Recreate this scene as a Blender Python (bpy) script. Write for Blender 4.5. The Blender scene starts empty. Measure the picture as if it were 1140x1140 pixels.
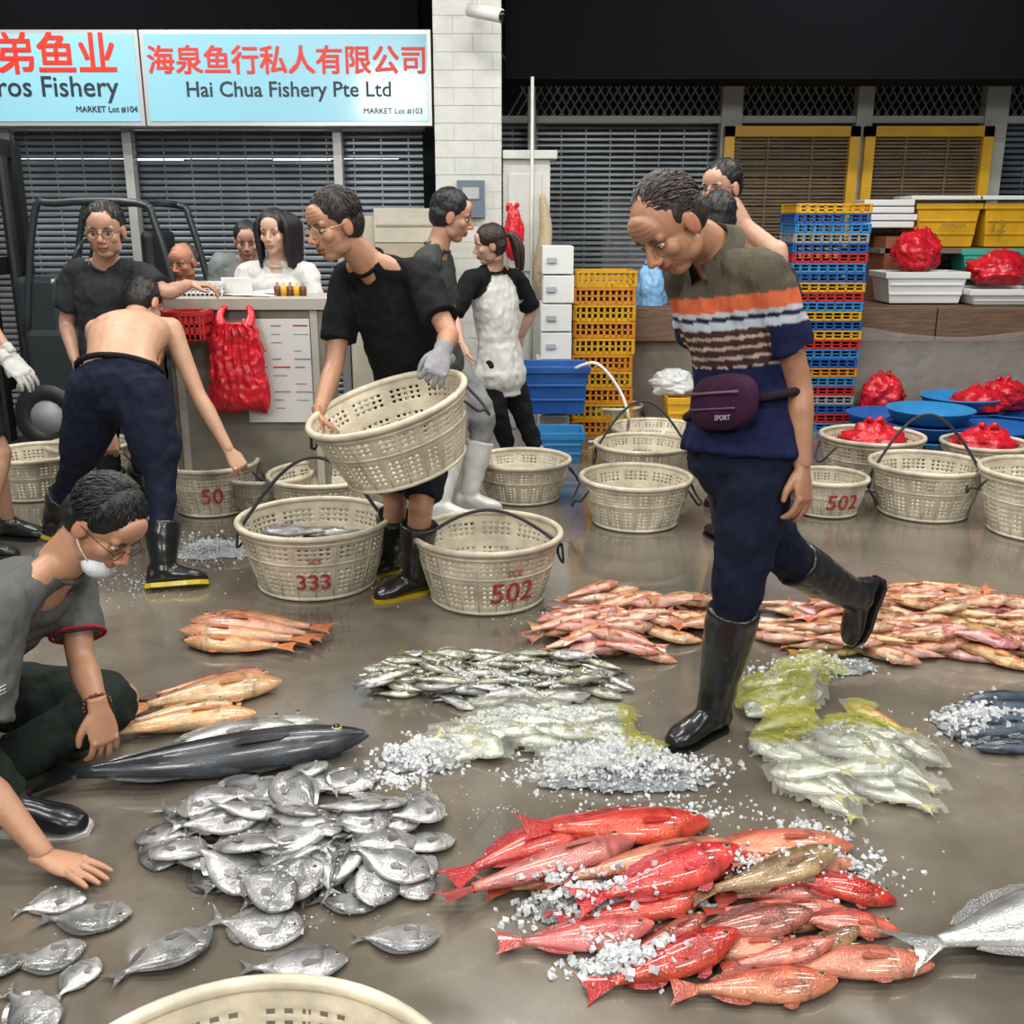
import bpy, math, random
import numpy as np
from mathutils import Vector as V, Matrix as M, noise
from mathutils.bvhtree import BVHTree
random.seed(7); U=random.uniform
F=1140.;CH=1.57;PIT=math.radians(15.9);sp_,cp_=math.sin(PIT),math.cos(PIT)
def ray(px,py):
    v=(570-py)/F; return V(((px-570)/F,cp_+v*sp_,-sp_+v*cp_))
def at(px,py,Y):
    d=ray(px,py); return V((0,0,CH))+d*(Y/d.y)
def gr(px,py,z=0.):
    d=ray(px,py); return V((0,0,CH))+d*((z-CH)/d.z)
# ---------------- materials
MATS={}
def mat(name,col=(.5,.5,.5),rough=.5,metal=0,bump=0,bs=50,var=0,vs=5,attr=False,trans=0,coat=0,em=0,st=(1,1,1),alpha=1,spec=.5,vor=False,rvar=0,dist=.02,det=5,sss=0):
    if name in MATS: return MATS[name]
    m=bpy.data.materials.new(name); m.use_nodes=True; N=m.node_tree.nodes; L=m.node_tree.links
    p=N['Principled BSDF']; I=p.inputs
    I['Base Color'].default_value=(*col,1); I['Roughness'].default_value=rough; I['Metallic'].default_value=metal
    I['Transmission Weight'].default_value=trans; I['Coat Weight'].default_value=coat; I['Coat Roughness'].default_value=.08
    I['Alpha'].default_value=alpha; I['Specular IOR Level'].default_value=spec
    if sss: I['Subsurface Weight'].default_value=sss; I['Subsurface Radius'].default_value=(.01,.004,.002); I['Subsurface Scale'].default_value=1.
    tc=N.new('ShaderNodeTexCoord'); mp=N.new('ShaderNodeMapping'); mp.inputs['Scale'].default_value=st
    L.new(tc.outputs['Object'],mp.inputs[0])
    src=None
    if attr:
        a=N.new('ShaderNodeAttribute'); a.attribute_name='Col'; src=a.outputs['Color']
    if var:
        n=N.new('ShaderNodeTexNoise'); n.inputs['Scale'].default_value=vs; n.inputs['Detail'].default_value=det; n.inputs['Roughness'].default_value=.62; L.new(mp.outputs[0],n.inputs[0])
        r=N.new('ShaderNodeMapRange'); r.inputs[1].default_value=.3; r.inputs[2].default_value=.7; r.inputs[3].default_value=1-var; r.inputs[4].default_value=1+var*.5
        L.new(n.outputs[0],r.inputs[0])
        x=N.new('ShaderNodeMix'); x.data_type='RGBA'; x.blend_type='MULTIPLY'; x.inputs[0].default_value=1
        if src: L.new(src,x.inputs[6])
        else: x.inputs[6].default_value=(*col,1)
        L.new(r.outputs[0],x.inputs[7]); src=x.outputs[2]
        if rvar:
            r2=N.new('ShaderNodeMapRange'); r2.inputs[1].default_value=.42; r2.inputs[2].default_value=.6; r2.inputs[3].default_value=max(.03,rough-rvar); r2.inputs[4].default_value=rough+rvar
            L.new(n.outputs[0],r2.inputs[0]); L.new(r2.outputs[0],I['Roughness'])
    if src:
        L.new(src,I['Base Color'])
        if em: L.new(src,I['Emission Color'])
    elif em: I['Emission Color'].default_value=(*col,1)
    if em: I['Emission Strength'].default_value=em
    if bump:
        if vor:
            n=N.new('ShaderNodeTexVoronoi')
        else:
            n=N.new('ShaderNodeTexNoise'); n.inputs['Detail'].default_value=4
        n.inputs['Scale'].default_value=bs; L.new(mp.outputs[0],n.inputs[0 if not vor else 'Vector'])
        b=N.new('ShaderNodeBump'); b.inputs['Strength'].default_value=bump; b.inputs['Distance'].default_value=dist
        L.new(n.outputs[0],b.inputs['Height']); L.new(b.outputs[0],I['Normal'])
    MATS[name]=m; return m
# ---------------- mesh builder
class B:
    def __init__(s): s.v=[];s.f=[];s.m=[];s.c=[]
    def add(s,g,m=0,col=(.5,.5,.5),T=None):
        vs,fs=g; o=len(s.v)
        if T is not None: vs=[T@V(p) for p in vs]
        s.v.extend(tuple(p) for p in vs); s.f.extend([tuple(i+o for i in f) for f in fs]); s.m.extend([m]*len(fs))
        if callable(col): s.c.extend(col(V(p)) for p in vs)
        elif len(vs) and hasattr(col[0],'__len__'): s.c.extend(col)
        else: s.c.extend([col]*len(vs))
        return s
    def obj(s,name,mats,parent=None,smooth=True,bevel=0,solid=0):
        me=bpy.data.meshes.new(name); me.from_pydata(s.v,[],s.f)
        for m in mats: me.materials.append(m)
        me.polygons.foreach_set('material_index',s.m)
        me.polygons.foreach_set('use_smooth',[smooth]*len(s.f))
        a=me.color_attributes.new('Col','FLOAT_COLOR','POINT')
        arr=np.ones((len(s.v),4),dtype=np.float32); arr[:,:3]=np.array([tuple(c)[:3] for c in s.c]).reshape(-1,3) if s.c else 1
        a.data.foreach_set('color',arr.ravel())
        ob=bpy.data.objects.new(name,me); bpy.context.collection.objects.link(ob)
        if parent: ob.parent=parent
        if bevel:
            md=ob.modifiers.new('bv','BEVEL'); md.width=bevel; md.segments=2; md.limit_method='ANGLE'
        if solid:
            md=ob.modifiers.new('so','SOLIDIFY'); md.thickness=solid; md.offset=0
        return ob
def empty(name,loc=(0,0,0)):
    e=bpy.data.objects.new(name,None); e.empty_display_size=.1; bpy.context.collection.objects.link(e); return e
def box(c,s,R=None):
    c=V(c); vs=[]
    for x in(-.5,.5):
        for y in(-.5,.5):
            for z in(-.5,.5):
                p=V((x*s[0],y*s[1],z*s[2])); vs.append(c+((R@p) if R else p))
    return vs,[(0,1,3,2),(4,6,7,5),(0,4,5,1),(2,3,7,6),(0,2,6,4),(1,5,7,3)]
def bx(x0,x1,y0,y1,z0,z1): return box(((x0+x1)/2,(y0+y1)/2,(z0+z1)/2),(x1-x0,y1-y0,z1-z0))
def loft(rings,cap=True,closed=False):
    n=len(rings[0]); vs=[p for r in rings for p in r]; fs=[]
    K=len(rings)
    for i in range(K if closed else K-1):
        for j in range(n):
            a=i*n+j;b=i*n+(j+1)%n; i2=(i+1)%K
            fs.append((a,b,i2*n+(j+1)%n,i2*n+j))
    if cap and not closed: fs.append(tuple(range(n))[::-1]); fs.append(tuple((K-1)*n+j for j in range(n)))
    return vs,fs
def ring(c,a,b,n=16): return [c+a*math.cos(2*math.pi*i/n)+b*math.sin(2*math.pi*i/n) for i in range(n)]
def tube(pts,rad,n=8,sub=4,closed=False,cap=True):
    P=[V(p) for p in pts]; K=len(P)
    if not hasattr(rad,'__len__'): rad=[rad]*K
    Q=[];R=[]
    rng=range(K if closed else K-1)
    for i in rng:
        g=(lambda k:P[k%K]) if closed else (lambda k:P[max(0,min(K-1,k))])
        a,b,c,d=g(i-1),g(i),g(i+1),g(i+2)
        for j in range(sub):
            t=j/sub
            Q.append(.5*((2*b)+(c-a)*t+(2*a-5*b+4*c-d)*t*t+(3*b-a-3*c+d)*t**3)); R.append(rad[i]*(1-t)+rad[(i+1)%K]*t)
    if not closed: Q.append(P[-1]);R.append(rad[-1])
    rings=[];up=None
    for i in range(len(Q)):
        if closed: d=Q[(i+1)%len(Q)]-Q[i-1]
        else: d=Q[min(i+1,len(Q)-1)]-Q[max(i-1,0)]
        if d.length<1e-9: d=V((0,0,1))
        d.normalize()
        if up is None: up=V((0,0,1)) if abs(d.z)<.9 else V((1,0,0))
        a=d.cross(up)
        if a.length<1e-6: a=d.orthogonal()
        a.normalize(); b=a.cross(d); up=b
        rings.append(ring(Q[i],a*R[i],b*R[i],n))
    return loft(rings,cap,closed)
def capsule(a,b,r0,r1,n=12):
    a=V(a);b=V(b);d=(b-a).normalized()
    return tube([a-d*r0*.95,a-d*r0*.6,a,b,b+d*r1*.6,b+d*r1*.95],[r0*.3,r0*.8,r0,r1,r1*.8,r1*.3],n,2)
def ell(c,r,n=16,m=10,f=None,R=None):
    c=V(c);vs=[];fs=[]
    for i in range(m+1):
        th=math.pi*i/m
        for j in range(n):
            ph=2*math.pi*j/n; d=V((math.sin(th)*math.cos(ph),math.sin(th)*math.sin(ph),math.cos(th)))
            k=f(d) if f else 1
            p=V((d.x*r[0]*k,d.y*r[1]*k,d.z*r[2]*k)); vs.append(c+((R@p) if R else p))
    for i in range(m):
        for j in range(n):
            fs.append((i*n+j,(i+1)*n+j,(i+1)*n+(j+1)%n,i*n+(j+1)%n))
    return vs,fs
def remesh(b,vox,it=4,disp=None):
    ob=b.obj('tmp',[]); md=ob.modifiers.new('r','REMESH'); md.mode='VOXEL'; md.voxel_size=vox
    if it:
        s=ob.modifiers.new('s','SMOOTH'); s.factor=.5; s.iterations=it
    dg=bpy.context.evaluated_depsgraph_get(); me=bpy.data.meshes.new_from_object(ob.evaluated_get(dg))
    if disp: vs=[v.co+v.normal*disp(v.co) for v in me.vertices]
    else: vs=[v.co.copy() for v in me.vertices]
    fs=[tuple(p.vertices) for p in me.polygons]
    d=ob.data; bpy.data.objects.remove(ob); bpy.data.meshes.remove(d); bpy.data.meshes.remove(me)
    return vs,fs
def textgeo(s,off=0.0,ext=.0):
    cu=bpy.data.curves.new('t','FONT'); cu.body=s; cu.offset=off; cu.extrude=ext; cu.resolution_u=3
    ob=bpy.data.objects.new('t',cu); bpy.context.collection.objects.link(ob)
    dg=bpy.context.evaluated_depsgraph_get(); me=bpy.data.meshes.new_from_object(ob.evaluated_get(dg))
    vs=[v.co.copy() for v in me.vertices]; fs=[tuple(p.vertices) for p in me.polygons]
    bpy.data.objects.remove(ob)
    if not vs: return [],[],1,1
    x0=min(v.x for v in vs);x1=max(v.x for v in vs);y0=min(v.y for v in vs);y1=max(v.y for v in vs)
    vs=[V((v.x-(x0+x1)/2,v.y-(y0+y1)/2,v.z)) for v in vs]
    return vs,fs,x1-x0,y1-y0
def walltext(b,s,px0,px1,py,Y,m,off=.0,hs=1,bold=0):
    vs,fs,w,h=textgeo(s,off); a=at(px0,py,Y);c=at(px1,py,Y); k=(c.x-a.x)/w; o=(a+c)/2
    for i,(dx,dz) in enumerate(((0,0),(1,0),(0,1),(1,1),(.5,.5))[:5 if bold else 1]):
        b.add(([V((o.x+v.x*k+dx*bold,Y-i*.0006,o.z+v.y*k*hs+dz*bold)) for v in vs],fs),m)
def nz(p,f=1.,o=0.): return noise.noise(V((p[0]*f+o,p[1]*f+o*.7,p[2]*f-o)))
# ================= ROOM
Mfloor=mat('wet_concrete',(.17,.147,.115),.17,var=.6,vs=.9,bump=.3,bs=5,rvar=.14,dist=.006,det=12,coat=.65)
Mfloor.node_tree.nodes['Principled BSDF'].inputs['Coat Roughness'].default_value=.1
b=B()
b.add(bx(-9,9,-2.5,12,-.1,0)); b.obj('floor',[Mfloor],smooth=False)
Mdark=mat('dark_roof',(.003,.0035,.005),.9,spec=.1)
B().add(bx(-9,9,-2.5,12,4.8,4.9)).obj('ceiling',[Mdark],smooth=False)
B().add(bx(-9,9,10.2,10.35,0,4.8)).obj('wall_back',[mat('back_wall',(.02,.024,.028),.8)],smooth=False)
Mshut=mat('shutter_steel',(.3,.335,.37),.32,.4,var=.5,vs=1.0)
def shutter(name,x0,x1,Y,z0,z1,pitch=.05):
    b=B(); n=int((z1-z0)/pitch); vs=[];fs=[]
    for i in range(n):
        z=z0+i*pitch; o=len(vs)
        for (y,zz) in((0,z),(-.008,z+pitch*.2),(-.008,z+pitch*.5),(0,z+pitch*.72)): vs+=[(x0,Y+y,zz),(x1,Y+y,zz)]
        for k in range(3): fs.append((o+2*k,o+2*k+1,o+2*k+3,o+2*k+2))
    b.add((vs,fs))
    x=x0+.1
    while x<x1:
        b.add(bx(x,x+.008,Y-.002,Y+.006,z0,z1)); x+=.22
    return b.obj(name,[Mshut],smooth=False)
shutter('roller_shutter',-6.,-.72,8.75,0,2.35); shutter('roller_shutter',-.1,5.6,9.75,.95,2.42)
random.seed(3); CM=[mat('dim_brown',(.2,.08,.04),.7),mat('dim_blue',(.03,.08,.16),.6),mat('dim_white',(.35,.35,.33),.7),mat('dim_green',(.05,.12,.08),.6)]
for xs,xe,ya,yb,zb in((-5.6,-1.2,9.25,9.6,0),(.1,4.9,9.88,10.1,.93)):
    b=B(); x=xs
    while x<xe:
        h=U(.4,1.3); b.add(bx(x,x+U(.4,.6),ya,yb,zb,zb+h*(1 if zb<.5 else .8)),int(U(0,3.99))); x+=U(.6,.9)
    b.obj('stored_crates',CM,smooth=False,bevel=.01)
b=B()
for x in(-5.2,-3.4,-2.1): b.add(bx(x,x+.5,9.5,9.54,2.05,2.09))
b.add(bx(-6,-1,9.5,9.54,2.09,2.12)); b.add(bx(-6,-5.95,9.5,9.54,0,2.12)); b.obj('added_glint_bars',[mat('glint_glow',(.9,.95,1),.3,em=3.)],smooth=False)  # added glowing bars stand in for light glints behind the left shutter
random.seed(7)
Malu=mat('aluminium_post',(.5,.5,.48),.4,.3)
b=B()
for px in(14,147,378):
    x=at(px,200,8.6).x; b.add(bx(x-.035,x+.035,8.55,8.65,0,2.3))
b.add(bx(-6,-.7,8.5,8.75,2.26,2.32)); b.obj('trim_shopfront_posts',[Malu],smooth=False,bevel=.004)
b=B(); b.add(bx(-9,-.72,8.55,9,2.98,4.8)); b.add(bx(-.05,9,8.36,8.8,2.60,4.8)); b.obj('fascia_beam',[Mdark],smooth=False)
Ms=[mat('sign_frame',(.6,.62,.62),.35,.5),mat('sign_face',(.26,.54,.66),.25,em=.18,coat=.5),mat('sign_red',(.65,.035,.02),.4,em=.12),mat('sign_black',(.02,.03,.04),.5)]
def sign(px0,px1,name,items):
    Y=8.3; x0=at(px0,85,Y).x; x1=at(px1,85,Y).x; z0=at(300,140,Y).z; z1=at(300,33,Y).z
    b=B(); b.add(bx(x0,x1,Y,Y+.14,z0,z1),0); b.add(bx(x0+.03,x1-.03,Y-.006,Y+.01,z0+.03,z1-.03),1)
    for (s,a,c,py,m,o,hs,bo) in items: walltext(b,s,a,c,py,Y-.009,m,o,hs,bo)
    b.obj(name,Ms,smooth=False)
sign(159,480,'shop_sign',[('海泉鱼行私人有限公司',164,472,67,2,0,1,.008),('Hai Chua Fishery Pte Ltd',208,435,102,3,.004,1,.002),('MARKET Lot #103',405,470,124,3,.0,1,.002)])
sign(-200,157,'shop_sign',[('弟鱼业',-4,127,60,2,0,1,.012),('Bros Fishery',-19,132,100,3,.004,1,.002),('MARKET Lot #104',85,153,122,3,.0,1,.002)])
Mwp=mat('white_paint_brick',(.58,.59,.55),.5,var=.12,vs=6,bump=.2,bs=30); Mgr=mat('grout',(.4,.41,.38),.8)
b=B(); Yp=7.85; x0,x1=at(483,100,Yp).x,at(558,100,Yp).x
b.add(bx(x0+.006,x1-.006,Yp+.004,Yp+.45,0,4.8),1)
z=0;r=0
while z<4.7:
    off=0 if r%2 else -.14
    x=x0+off
    while x<x1:
        a=max(x+.002,x0);c=min(x+.278,x1)
        if c-a>.02: b.add(bx(a,c,Yp,Yp+.04,z+.002,z+.116),0)
        x+=.28
    b.add(bx(x0,x0+.02,Yp+.005,Yp+.45,z+.003,z+.115),0); b.add(bx(x1-.02,x1,Yp+.005,Yp+.45,z+.003,z+.115),0)
    z+=.118;r+=1
b.add(box((-.3,7.825,1.72),(.2,.05,.26)),2); b.add(box((-.3,7.795,1.76),(.12,.01,.08)),3)
b.obj('pillar',[Mwp,Mgr,mat('meter_grey',(.12,.15,.2),.5),mat('meter_face',(.4,.42,.42),.3)],smooth=False)
px1_=x1
b=B(); b.add(bx(px1_+.01,.28,7.9,8.3,0,2.0),0); b.add(bx(px1_+.01,.33,7.86,8.34,2.0,2.06),0); b.add(bx(px1_+.05,.22,7.88,7.9,1.2,1.9),0)
b.obj('electrical_cabinet',[Mwp],smooth=False,bevel=.006)
b=B(); c=at(542,16,7.62); b.add(tube([c+V((-.12,0,.03)),c+V((.1,-.12,-.03))],.045,14,1),0); b.add(tube([c+V((.1,-.12,-.03)),c+V((.115,-.13,-.035))],.035,14,1),1)
b.add(tube([c+V((-.03,.0,.0)),c+V((-.06,.12,.1)),c+V((-.06,.23,.1))],.014,8),0); b.obj('cctv_camera',[mat('white_plastic',(.7,.7,.68),.35),mat('lens_black',(.01,.01,.01),.1)])
b=B(); xx=at(592,240,7.84).x; b.add(tube([(xx,7.84,.1),(xx,7.84,2.55)],.012,8,1),0); xx=at(603,260,7.8).x
b.add(tube([(xx,7.8,1.75),(xx+.03,7.78,1.5),(xx-.01,7.78,1.2),(xx+.03,7.79,1.0)],[.02,.05,.06,.03],10,5),1); b.obj('conduit_with_rag',[Mwp,mat('rag_beige',(.42,.34,.22),.9,bump=.6,bs=30)])
Mlat=mat('grille_steel',(.42,.42,.4),.5,.3)
b=B(); x0,x1,z0,z1=-.05,5.6,2.42,2.95; Y=9.6; s=.075
n=int((x1-x0)/s)+8
for k in range(-8,n):
    for sg in(1,-1):
        xa=x0+k*s; xb=xa+sg*(z1-z0)*.62
        if min(xa,xb)>x0-.05 and max(xa,xb)<x1:
            b.add(tube([(xa,Y,z0),(xb,Y,z1)],.008,4,1))
b.obj('window_grille',[Mlat],smooth=False)
b=B()
for px,w in((592,.035),(812,.09),(958,.07),(1103,.1),(1250,.1)):
    x=at(px,150,9.5).x; b.add(bx(x-w,x+w,9.42,9.55,.95,3.0))
b.add(bx(-.1,5.6,9.45,9.58,2.38,2.44)); b.obj('trim_shopfront_frame',[mat('offwhite_frame',(.46,.48,.44),.5)],smooth=False,bevel=.005)
My=mat('yellow_paint',(.74,.42,.02),.4,var=.15); Mbl=mat('bamboo_blind',(.2,.13,.06),.7,var=.5,vs=4,st=(1,1,20))
def ywin(name,pa,pb):
    a=at(pa,142,9.4).x; c=at(pb,142,9.4).x; z1=at(900,141,9.4).z; z0=1.25; b=B(); w=.085
    for g in(bx(a,c,9.33,9.4,z1-w,z1),bx(a,c,9.33,9.4,z0,z0+w),bx(a,a+w,9.33,9.4,z0,z1),bx(c-w,c,9.33,9.4,z0,z1)): b.add(g,0)
    z=z0+w
    while z<z1-w: b.add(bx(a+w,c-w,9.375,9.385,z,z+.016),1); z+=.03
    for u in(.33,.66): b.add(bx(a+(c-a)*u-.008,a+(c-a)*u+.008,9.36,9.375,z0+w,z1-w),1)
    b.obj(name,[My,Mbl],smooth=False)
ywin('window_1',806,956); ywin('window_2',962,1104)
b=B(); Mpl=mat('platform_concrete',(.18,.15,.12),.6,var=.4,vs=3,bump=.4,bs=12); Mwd=mat('platform_timber',(.15,.09,.055),.65,var=.4,vs=6,st=(1,1,8),bump=.2,bs=20)
b.add(bx(.3,9,8.1,10.15,0,.86),0)
for i in range(9):
    b.add(bx(.3+i*1.0,1.29+i,8.04,8.16,.66,.92),1)
b.add(bx(.3,9,8.1,10.15,.86,.92),1); b.obj('loading_platform',[Mpl,Mwd],smooth=False,bevel=.008)
b=B(); vs=[];fs=[]; n=60
for i in range(n+1):
    for j in range(9):
        x=2.6+3.2*i/n; t=j/8; vs.append((x,8.02-.1*t-.03*abs(nz((x*3,t,0),2)),.8-.1*math.sin(i/n*6)-.55*t-.12*t*nz((x,0,0),2)))
for i in range(n):
    for j in range(8): fs.append((i*9+j,i*9+j+1,(i+1)*9+j+1,(i+1)*9+j))
b.add((vs,fs)); b.obj('clear_tarpaulin',[mat('tarp_film',(.5,.48,.45),.25,bump=.8,bs=14,alpha=.28)])
# ================= plastics
def pl(n,c,r=.4): return mat('plastic_'+n,c,r,var=.15,vs=8)
Pw=mat('basket_plastic',(.63,.57,.44),.36,var=.42,vs=7); Pred=pl('red',(.5,.025,.025)); Pblue=pl('blue',(.015,.1,.36)); Plb=pl('lightblue',(.03,.23,.52)); Pyel=pl('yellow',(.65,.36,.015)); Por=pl('orange',(.65,.25,.015)); Pgry=pl('grey',(.3,.32,.33))
Mrope=mat('black_rope',(.025,.025,.03),.6); Mred=mat('red_marker',(.48,.06,.05),.6,var=.6,vs=60)
def basket(name,pos,D=.62,H=.28,T=None,label=None,handle='loops',la=-90):
    e=empty(name); b=B(); n=132; rows=26
    Tm=(M.Translation(V(pos))@(T if T else M.Identity(4)))
    rad=lambda t:D*.5*(.76+.24*t**.9)
    vs=[];fs=[]
    for i in range(rows+1):
        t=i/rows
        for j in range(n):
            a=2*math.pi*j/n; vs.append((rad(t)*math.cos(a),rad(t)*math.sin(a),.012+t*(H-.012)))
    for i in range(rows):
        for j in range(n):
            if 3<=i<=22 and i%2==1 and i not in(13,15) and j%2==0 and j%12: continue
            fs.append((i*n+j,i*n+(j+1)%n,(i+1)*n+(j+1)%n,(i+1)*n+j))
    b.add((vs,fs),T=Tm); b.obj('tub_side',[Pw],e,solid=.006)
    b=B(); b.add(([(rad(0)*math.cos(2*math.pi*j/n),rad(0)*math.sin(2*math.pi*j/n),.012) for j in range(n)],[tuple(range(n))]),T=Tm)
    for t,r in((0,.009),(.57,.005),(.9,.006),(1,.014)):
        b.add(tube([(rad(t)*1.01*math.cos(2*math.pi*j/32),rad(t)*1.01*math.sin(2*math.pi*j/32),.012+t*(H-.012)) for j in range(32)],r,8,2,True),T=Tm)
    for j in range(22):
        a=2*math.pi*(j*6+.5)/132; p0=V((rad(0)*math.cos(a),rad(0)*math.sin(a),.01)); p1=V((rad(1)*math.cos(a),rad(1)*math.sin(a),H))
        b.add(tube([p0*1.01,p0.lerp(p1,.56)+V((math.cos(a),math.sin(a),0))*.007,p1],.0035,5,2),T=Tm)
    b.obj('rim_and_ribs',[Pw],e)
    b=B(); R=D*.5
    if handle=='loops':
        for s in(0,math.pi):
            a0=s+U(-.3,.3); P=[]
            for k in range(7):
                a=a0-.32+.64*k/6; q=math.sin(math.pi*k/6); P.append(((R+.01+.05*q)*math.cos(a),(R+.01+.05*q)*math.sin(a),H-.04-.1*q*U(.7,1.2)))
            b.add(tube(P,.006,6,3),T=Tm)
    if handle in('bail','lying'):
        P=[]; lift={'bail':.26,'lying':.05}[handle]
        for k in range(11):
            u=k/10; x=-R*1.03+2.06*R*u; q=math.sin(math.pi*u)
            P.append((x,(.22*R if handle=='bail' else .55*R)*q,H-.06*(1-q)+lift*q))
        b.add(tube(P,.008,8,3),T=Tm)
        for s in(-1,1): b.add(tube([(s*R*1.03,0,H-.05),(s*R*1.05,-.02,H-.13),(s*R*.98,.03,H-.1),(s*R*1.0,0,H-.03)],.006,6,3),T=Tm)
    b.obj('rope_handle',[Mrope],e)
    if label:
        b=B()
        for (s,size,zc,ao) in label:
            vs,fs,w,h=textgeo(s,.012); k=size/h; o=[]
            for v in vs:
                z=zc+v.y*k; t=(z-.012)/(H-.012); r=rad(t)+.011; a=math.radians(la+ao)+v.x*k/r
                o.append((r*math.cos(a),r*math.sin(a),z))
            b.add((o,fs),T=Tm)
        b.obj('painted_number',[Mred],e)
    return e,Tm
def crate(b,c,w,d,h,m,R=None,slots=5,th=.012):
    c=V(c); R=R or M.Identity(3)
    def q(o,s): b.add(box(c+R@V(o),s,R),m)
    q((0,0,th/2),(w*.94,d*.94,th))
    for sx,sy,lx,ly in((0,-1,w,0),(0,1,w,0),(-1,0,0,d),(1,0,0,d)):
        ox,oy=sx*(w/2-.01),sy*(d/2-.01)
        S=(lambda hh,ex=0:((w+ex) if lx else th+ex,(d+ex) if ly else th+ex,hh))
        q((ox,oy,h*.93),S(h*.14,.016)); q((ox,oy,h*.12),S(h*.2)); q((ox,oy,h*.52),S(h*.1))
        L=lx or ly
        for i in range(slots*2+1):
            u=-L/2+L*i/(slots*2)
            q((u if lx else ox,u if ly else oy,h*.5),(.018 if lx else th,.018 if ly else th,h*.9))
def bag(b,c,r,m=0,seed=0,knot=True):
    def f(d):
        k=.86+.26*nz(d,1.8,seed)+.2*abs(nz(d,3.5,seed+3))+.16*abs(nz(d,8,seed))+.07*abs(nz(d,18,seed))
        if d.z>.6: k*=1+.35*(d.z-.6)
        return k
    c=V(c); g=ell(c,r,56,36,f); zb=c.z-r[2]*.8
    b.add(([V((p.x,p.y,max(p.z,zb+.004*nz(p,30)))) for p in g[0]],g[1]),m)
    if knot:
        t=c+V((0,0,r[2]*.98)); random.seed(seed)
        for s in(-1,1): 
            w=U(.6,1.2); b.add(tube([t-V((0,0,.04)),t+V((s*.012,0,.01)),t+V((s*.04*w,U(-.02,.02),.035)),t+V((s*.06*w,U(-.02,.02),.03*U(-.5,1)))],[.04,.012,.022,.004],7,3),m)
Mbag=mat('red_bag_plastic',(.6,.012,.025),.3,bump=.8,bs=18,coat=.15,var=.4,vs=14); Mclr=mat('clear_bag_plastic',(.75,.78,.78),.2,bump=.6,bs=25,alpha=.75); Mblb=mat('blue_bag_plastic',(.2,.42,.68),.3,bump=.6,bs=25)
b=B(); P=[Pyel,Pblue,Plb,Pred,Pgry,Por]; seq=[2,3,1,4,3,2,5,1,2,3,0,1,0,2,3,0,1,2,3,1,4,2,1,0]
c=gr(910,482); zt=at(911,226,c.y+.0).z; h=zt/len(seq)
for i,m in enumerate(seq):
    crate(b,(c.x+U(-.008,.008),c.y+.25,i*h),.54,.42,h*.97,m,M.Rotation(U(-.02,.02),3,'Z'),4,.01)
b.obj('fish_tray_stack',P,smooth=False)
b=B()
xo=at(671,360,7.7).x
for i in range(10): crate(b,(xo+U(-.01,.01),7.8,i*.122),.44,.36,.12,i%2,M.Rotation(U(-.03,.03),3,'Z'),5,.01)
b.obj('orange_crate_stack',[Por,Pyel],smooth=False)
Mfo=mat('styrofoam',(.68,.7,.69),.7,bump=.1,bs=120); Mcard=mat('cardboard',(.4,.34,.25),.8,var=.2)
b=B(); xs=at(618,300,7.55).x
for i in range(7): b.add(box((xs+U(-.02,.02),7.6,.1+.2*i),(.22,.4,.19)),0); b.add(box((xs-.03,7.39,.1+.2*i),(.07,.008,.04)),1)
b.obj('styrofoam_box_stack',[Mfo,mat('label_grey',(.35,.4,.45),.5)],smooth=False,bevel=.012)
b=B(); xc=at(455,250,7.6).x
for i in range(7): b.add(box((xc+U(-.02,.02),7.6,.125+.235*i),(.42,.36,.23)),i%2); b.add(box((xc,7.415,.13+.235*i),(.42,.006,.02)),1-i%2)
b.add(box((xc-.33,7.65,.8),(.2,.3,1.6)),0); b.obj('carton_stack',[mat('carton_white',(.5,.47,.38),.7,var=.2),Mcard],smooth=False,bevel=.01)
def tub(name,pa,pb,yt,yb,Y,m,deep=.45):
    a=at(pa,yb,Y);c=at(pb,yb,Y); z0=max(0,a.z);z1=at(pa,yt,Y).z; w=c.x-a.x; cx=(a.x+c.x)/2; b=B(); d=deep
    def rr(k,z,dd=0): return [V((cx+sx*w*k/2,Y+d/2+sy*d*k/2,z)) for sx,sy in((-1,-1),(1,-1),(1,1),(-1,1))]
    b.add(loft([rr(.86,z0),rr(.97,z1-.05),rr(1.04,z1-.05),rr(1.04,z1),rr(.95,z1),rr(.82,z0+.03)],True),0)
    for k in(.3,.6): 
        z=z0+(z1-z0)*k; b.add(box((cx,Y+d*.07*(1-k),z),(w*.9,.02,.02)),0)
    b.obj(name,[m],smooth=False,bevel=.012); return cx,z0,z1
tub('blue_fish_tub',580,655,408,462,7.0,Pblue,.35); tub('blue_fish_tub',584,650,482,516,6.7,Plb,.3)
tub('yellow_bin',742,777,443,486,7.4,Pyel,.3); tub('yellow_tub',1017,1088,226,275,8.9,Pyel); tub('yellow_tub',1092,1170,226,275,8.9,Pyel)
b=B(); walltext(b,'12',1105,1120,252,8.84,0,.02); walltext(b,'AHOA',1048,1076,250,8.84,0,.02); b.obj('tub_lettering',[mat('faded_brown',(.3,.17,.03),.6)],smooth=False)
b=B()
for pa,pb in((1017,1088),(1092,1170)):
    a=at(pa,222,8.9);c=at(pb,222,8.9); b.add(bx(a.x-.03,c.x+.03,8.85,9.3,a.z-.005,a.z+.03),0)
for i in range(4): 
    a=at(985,250-8*i,9.0); b.add(box((a.x+U(-.02,.02),9.0,a.z),(.42,.3,.05)),0)
b.obj('styrofoam_lid_stack',[Mfo],smooth=False,bevel=.008)
b=B(); zs=at(1017,276,8.9).z
b.add(bx(3.05,6,8.75,9.3,zs-.04,zs),0)
for x in(3.1,4.4,5.8): b.add(bx(x,x+.05,8.8,9.28,.92,zs-.04),0)
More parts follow.
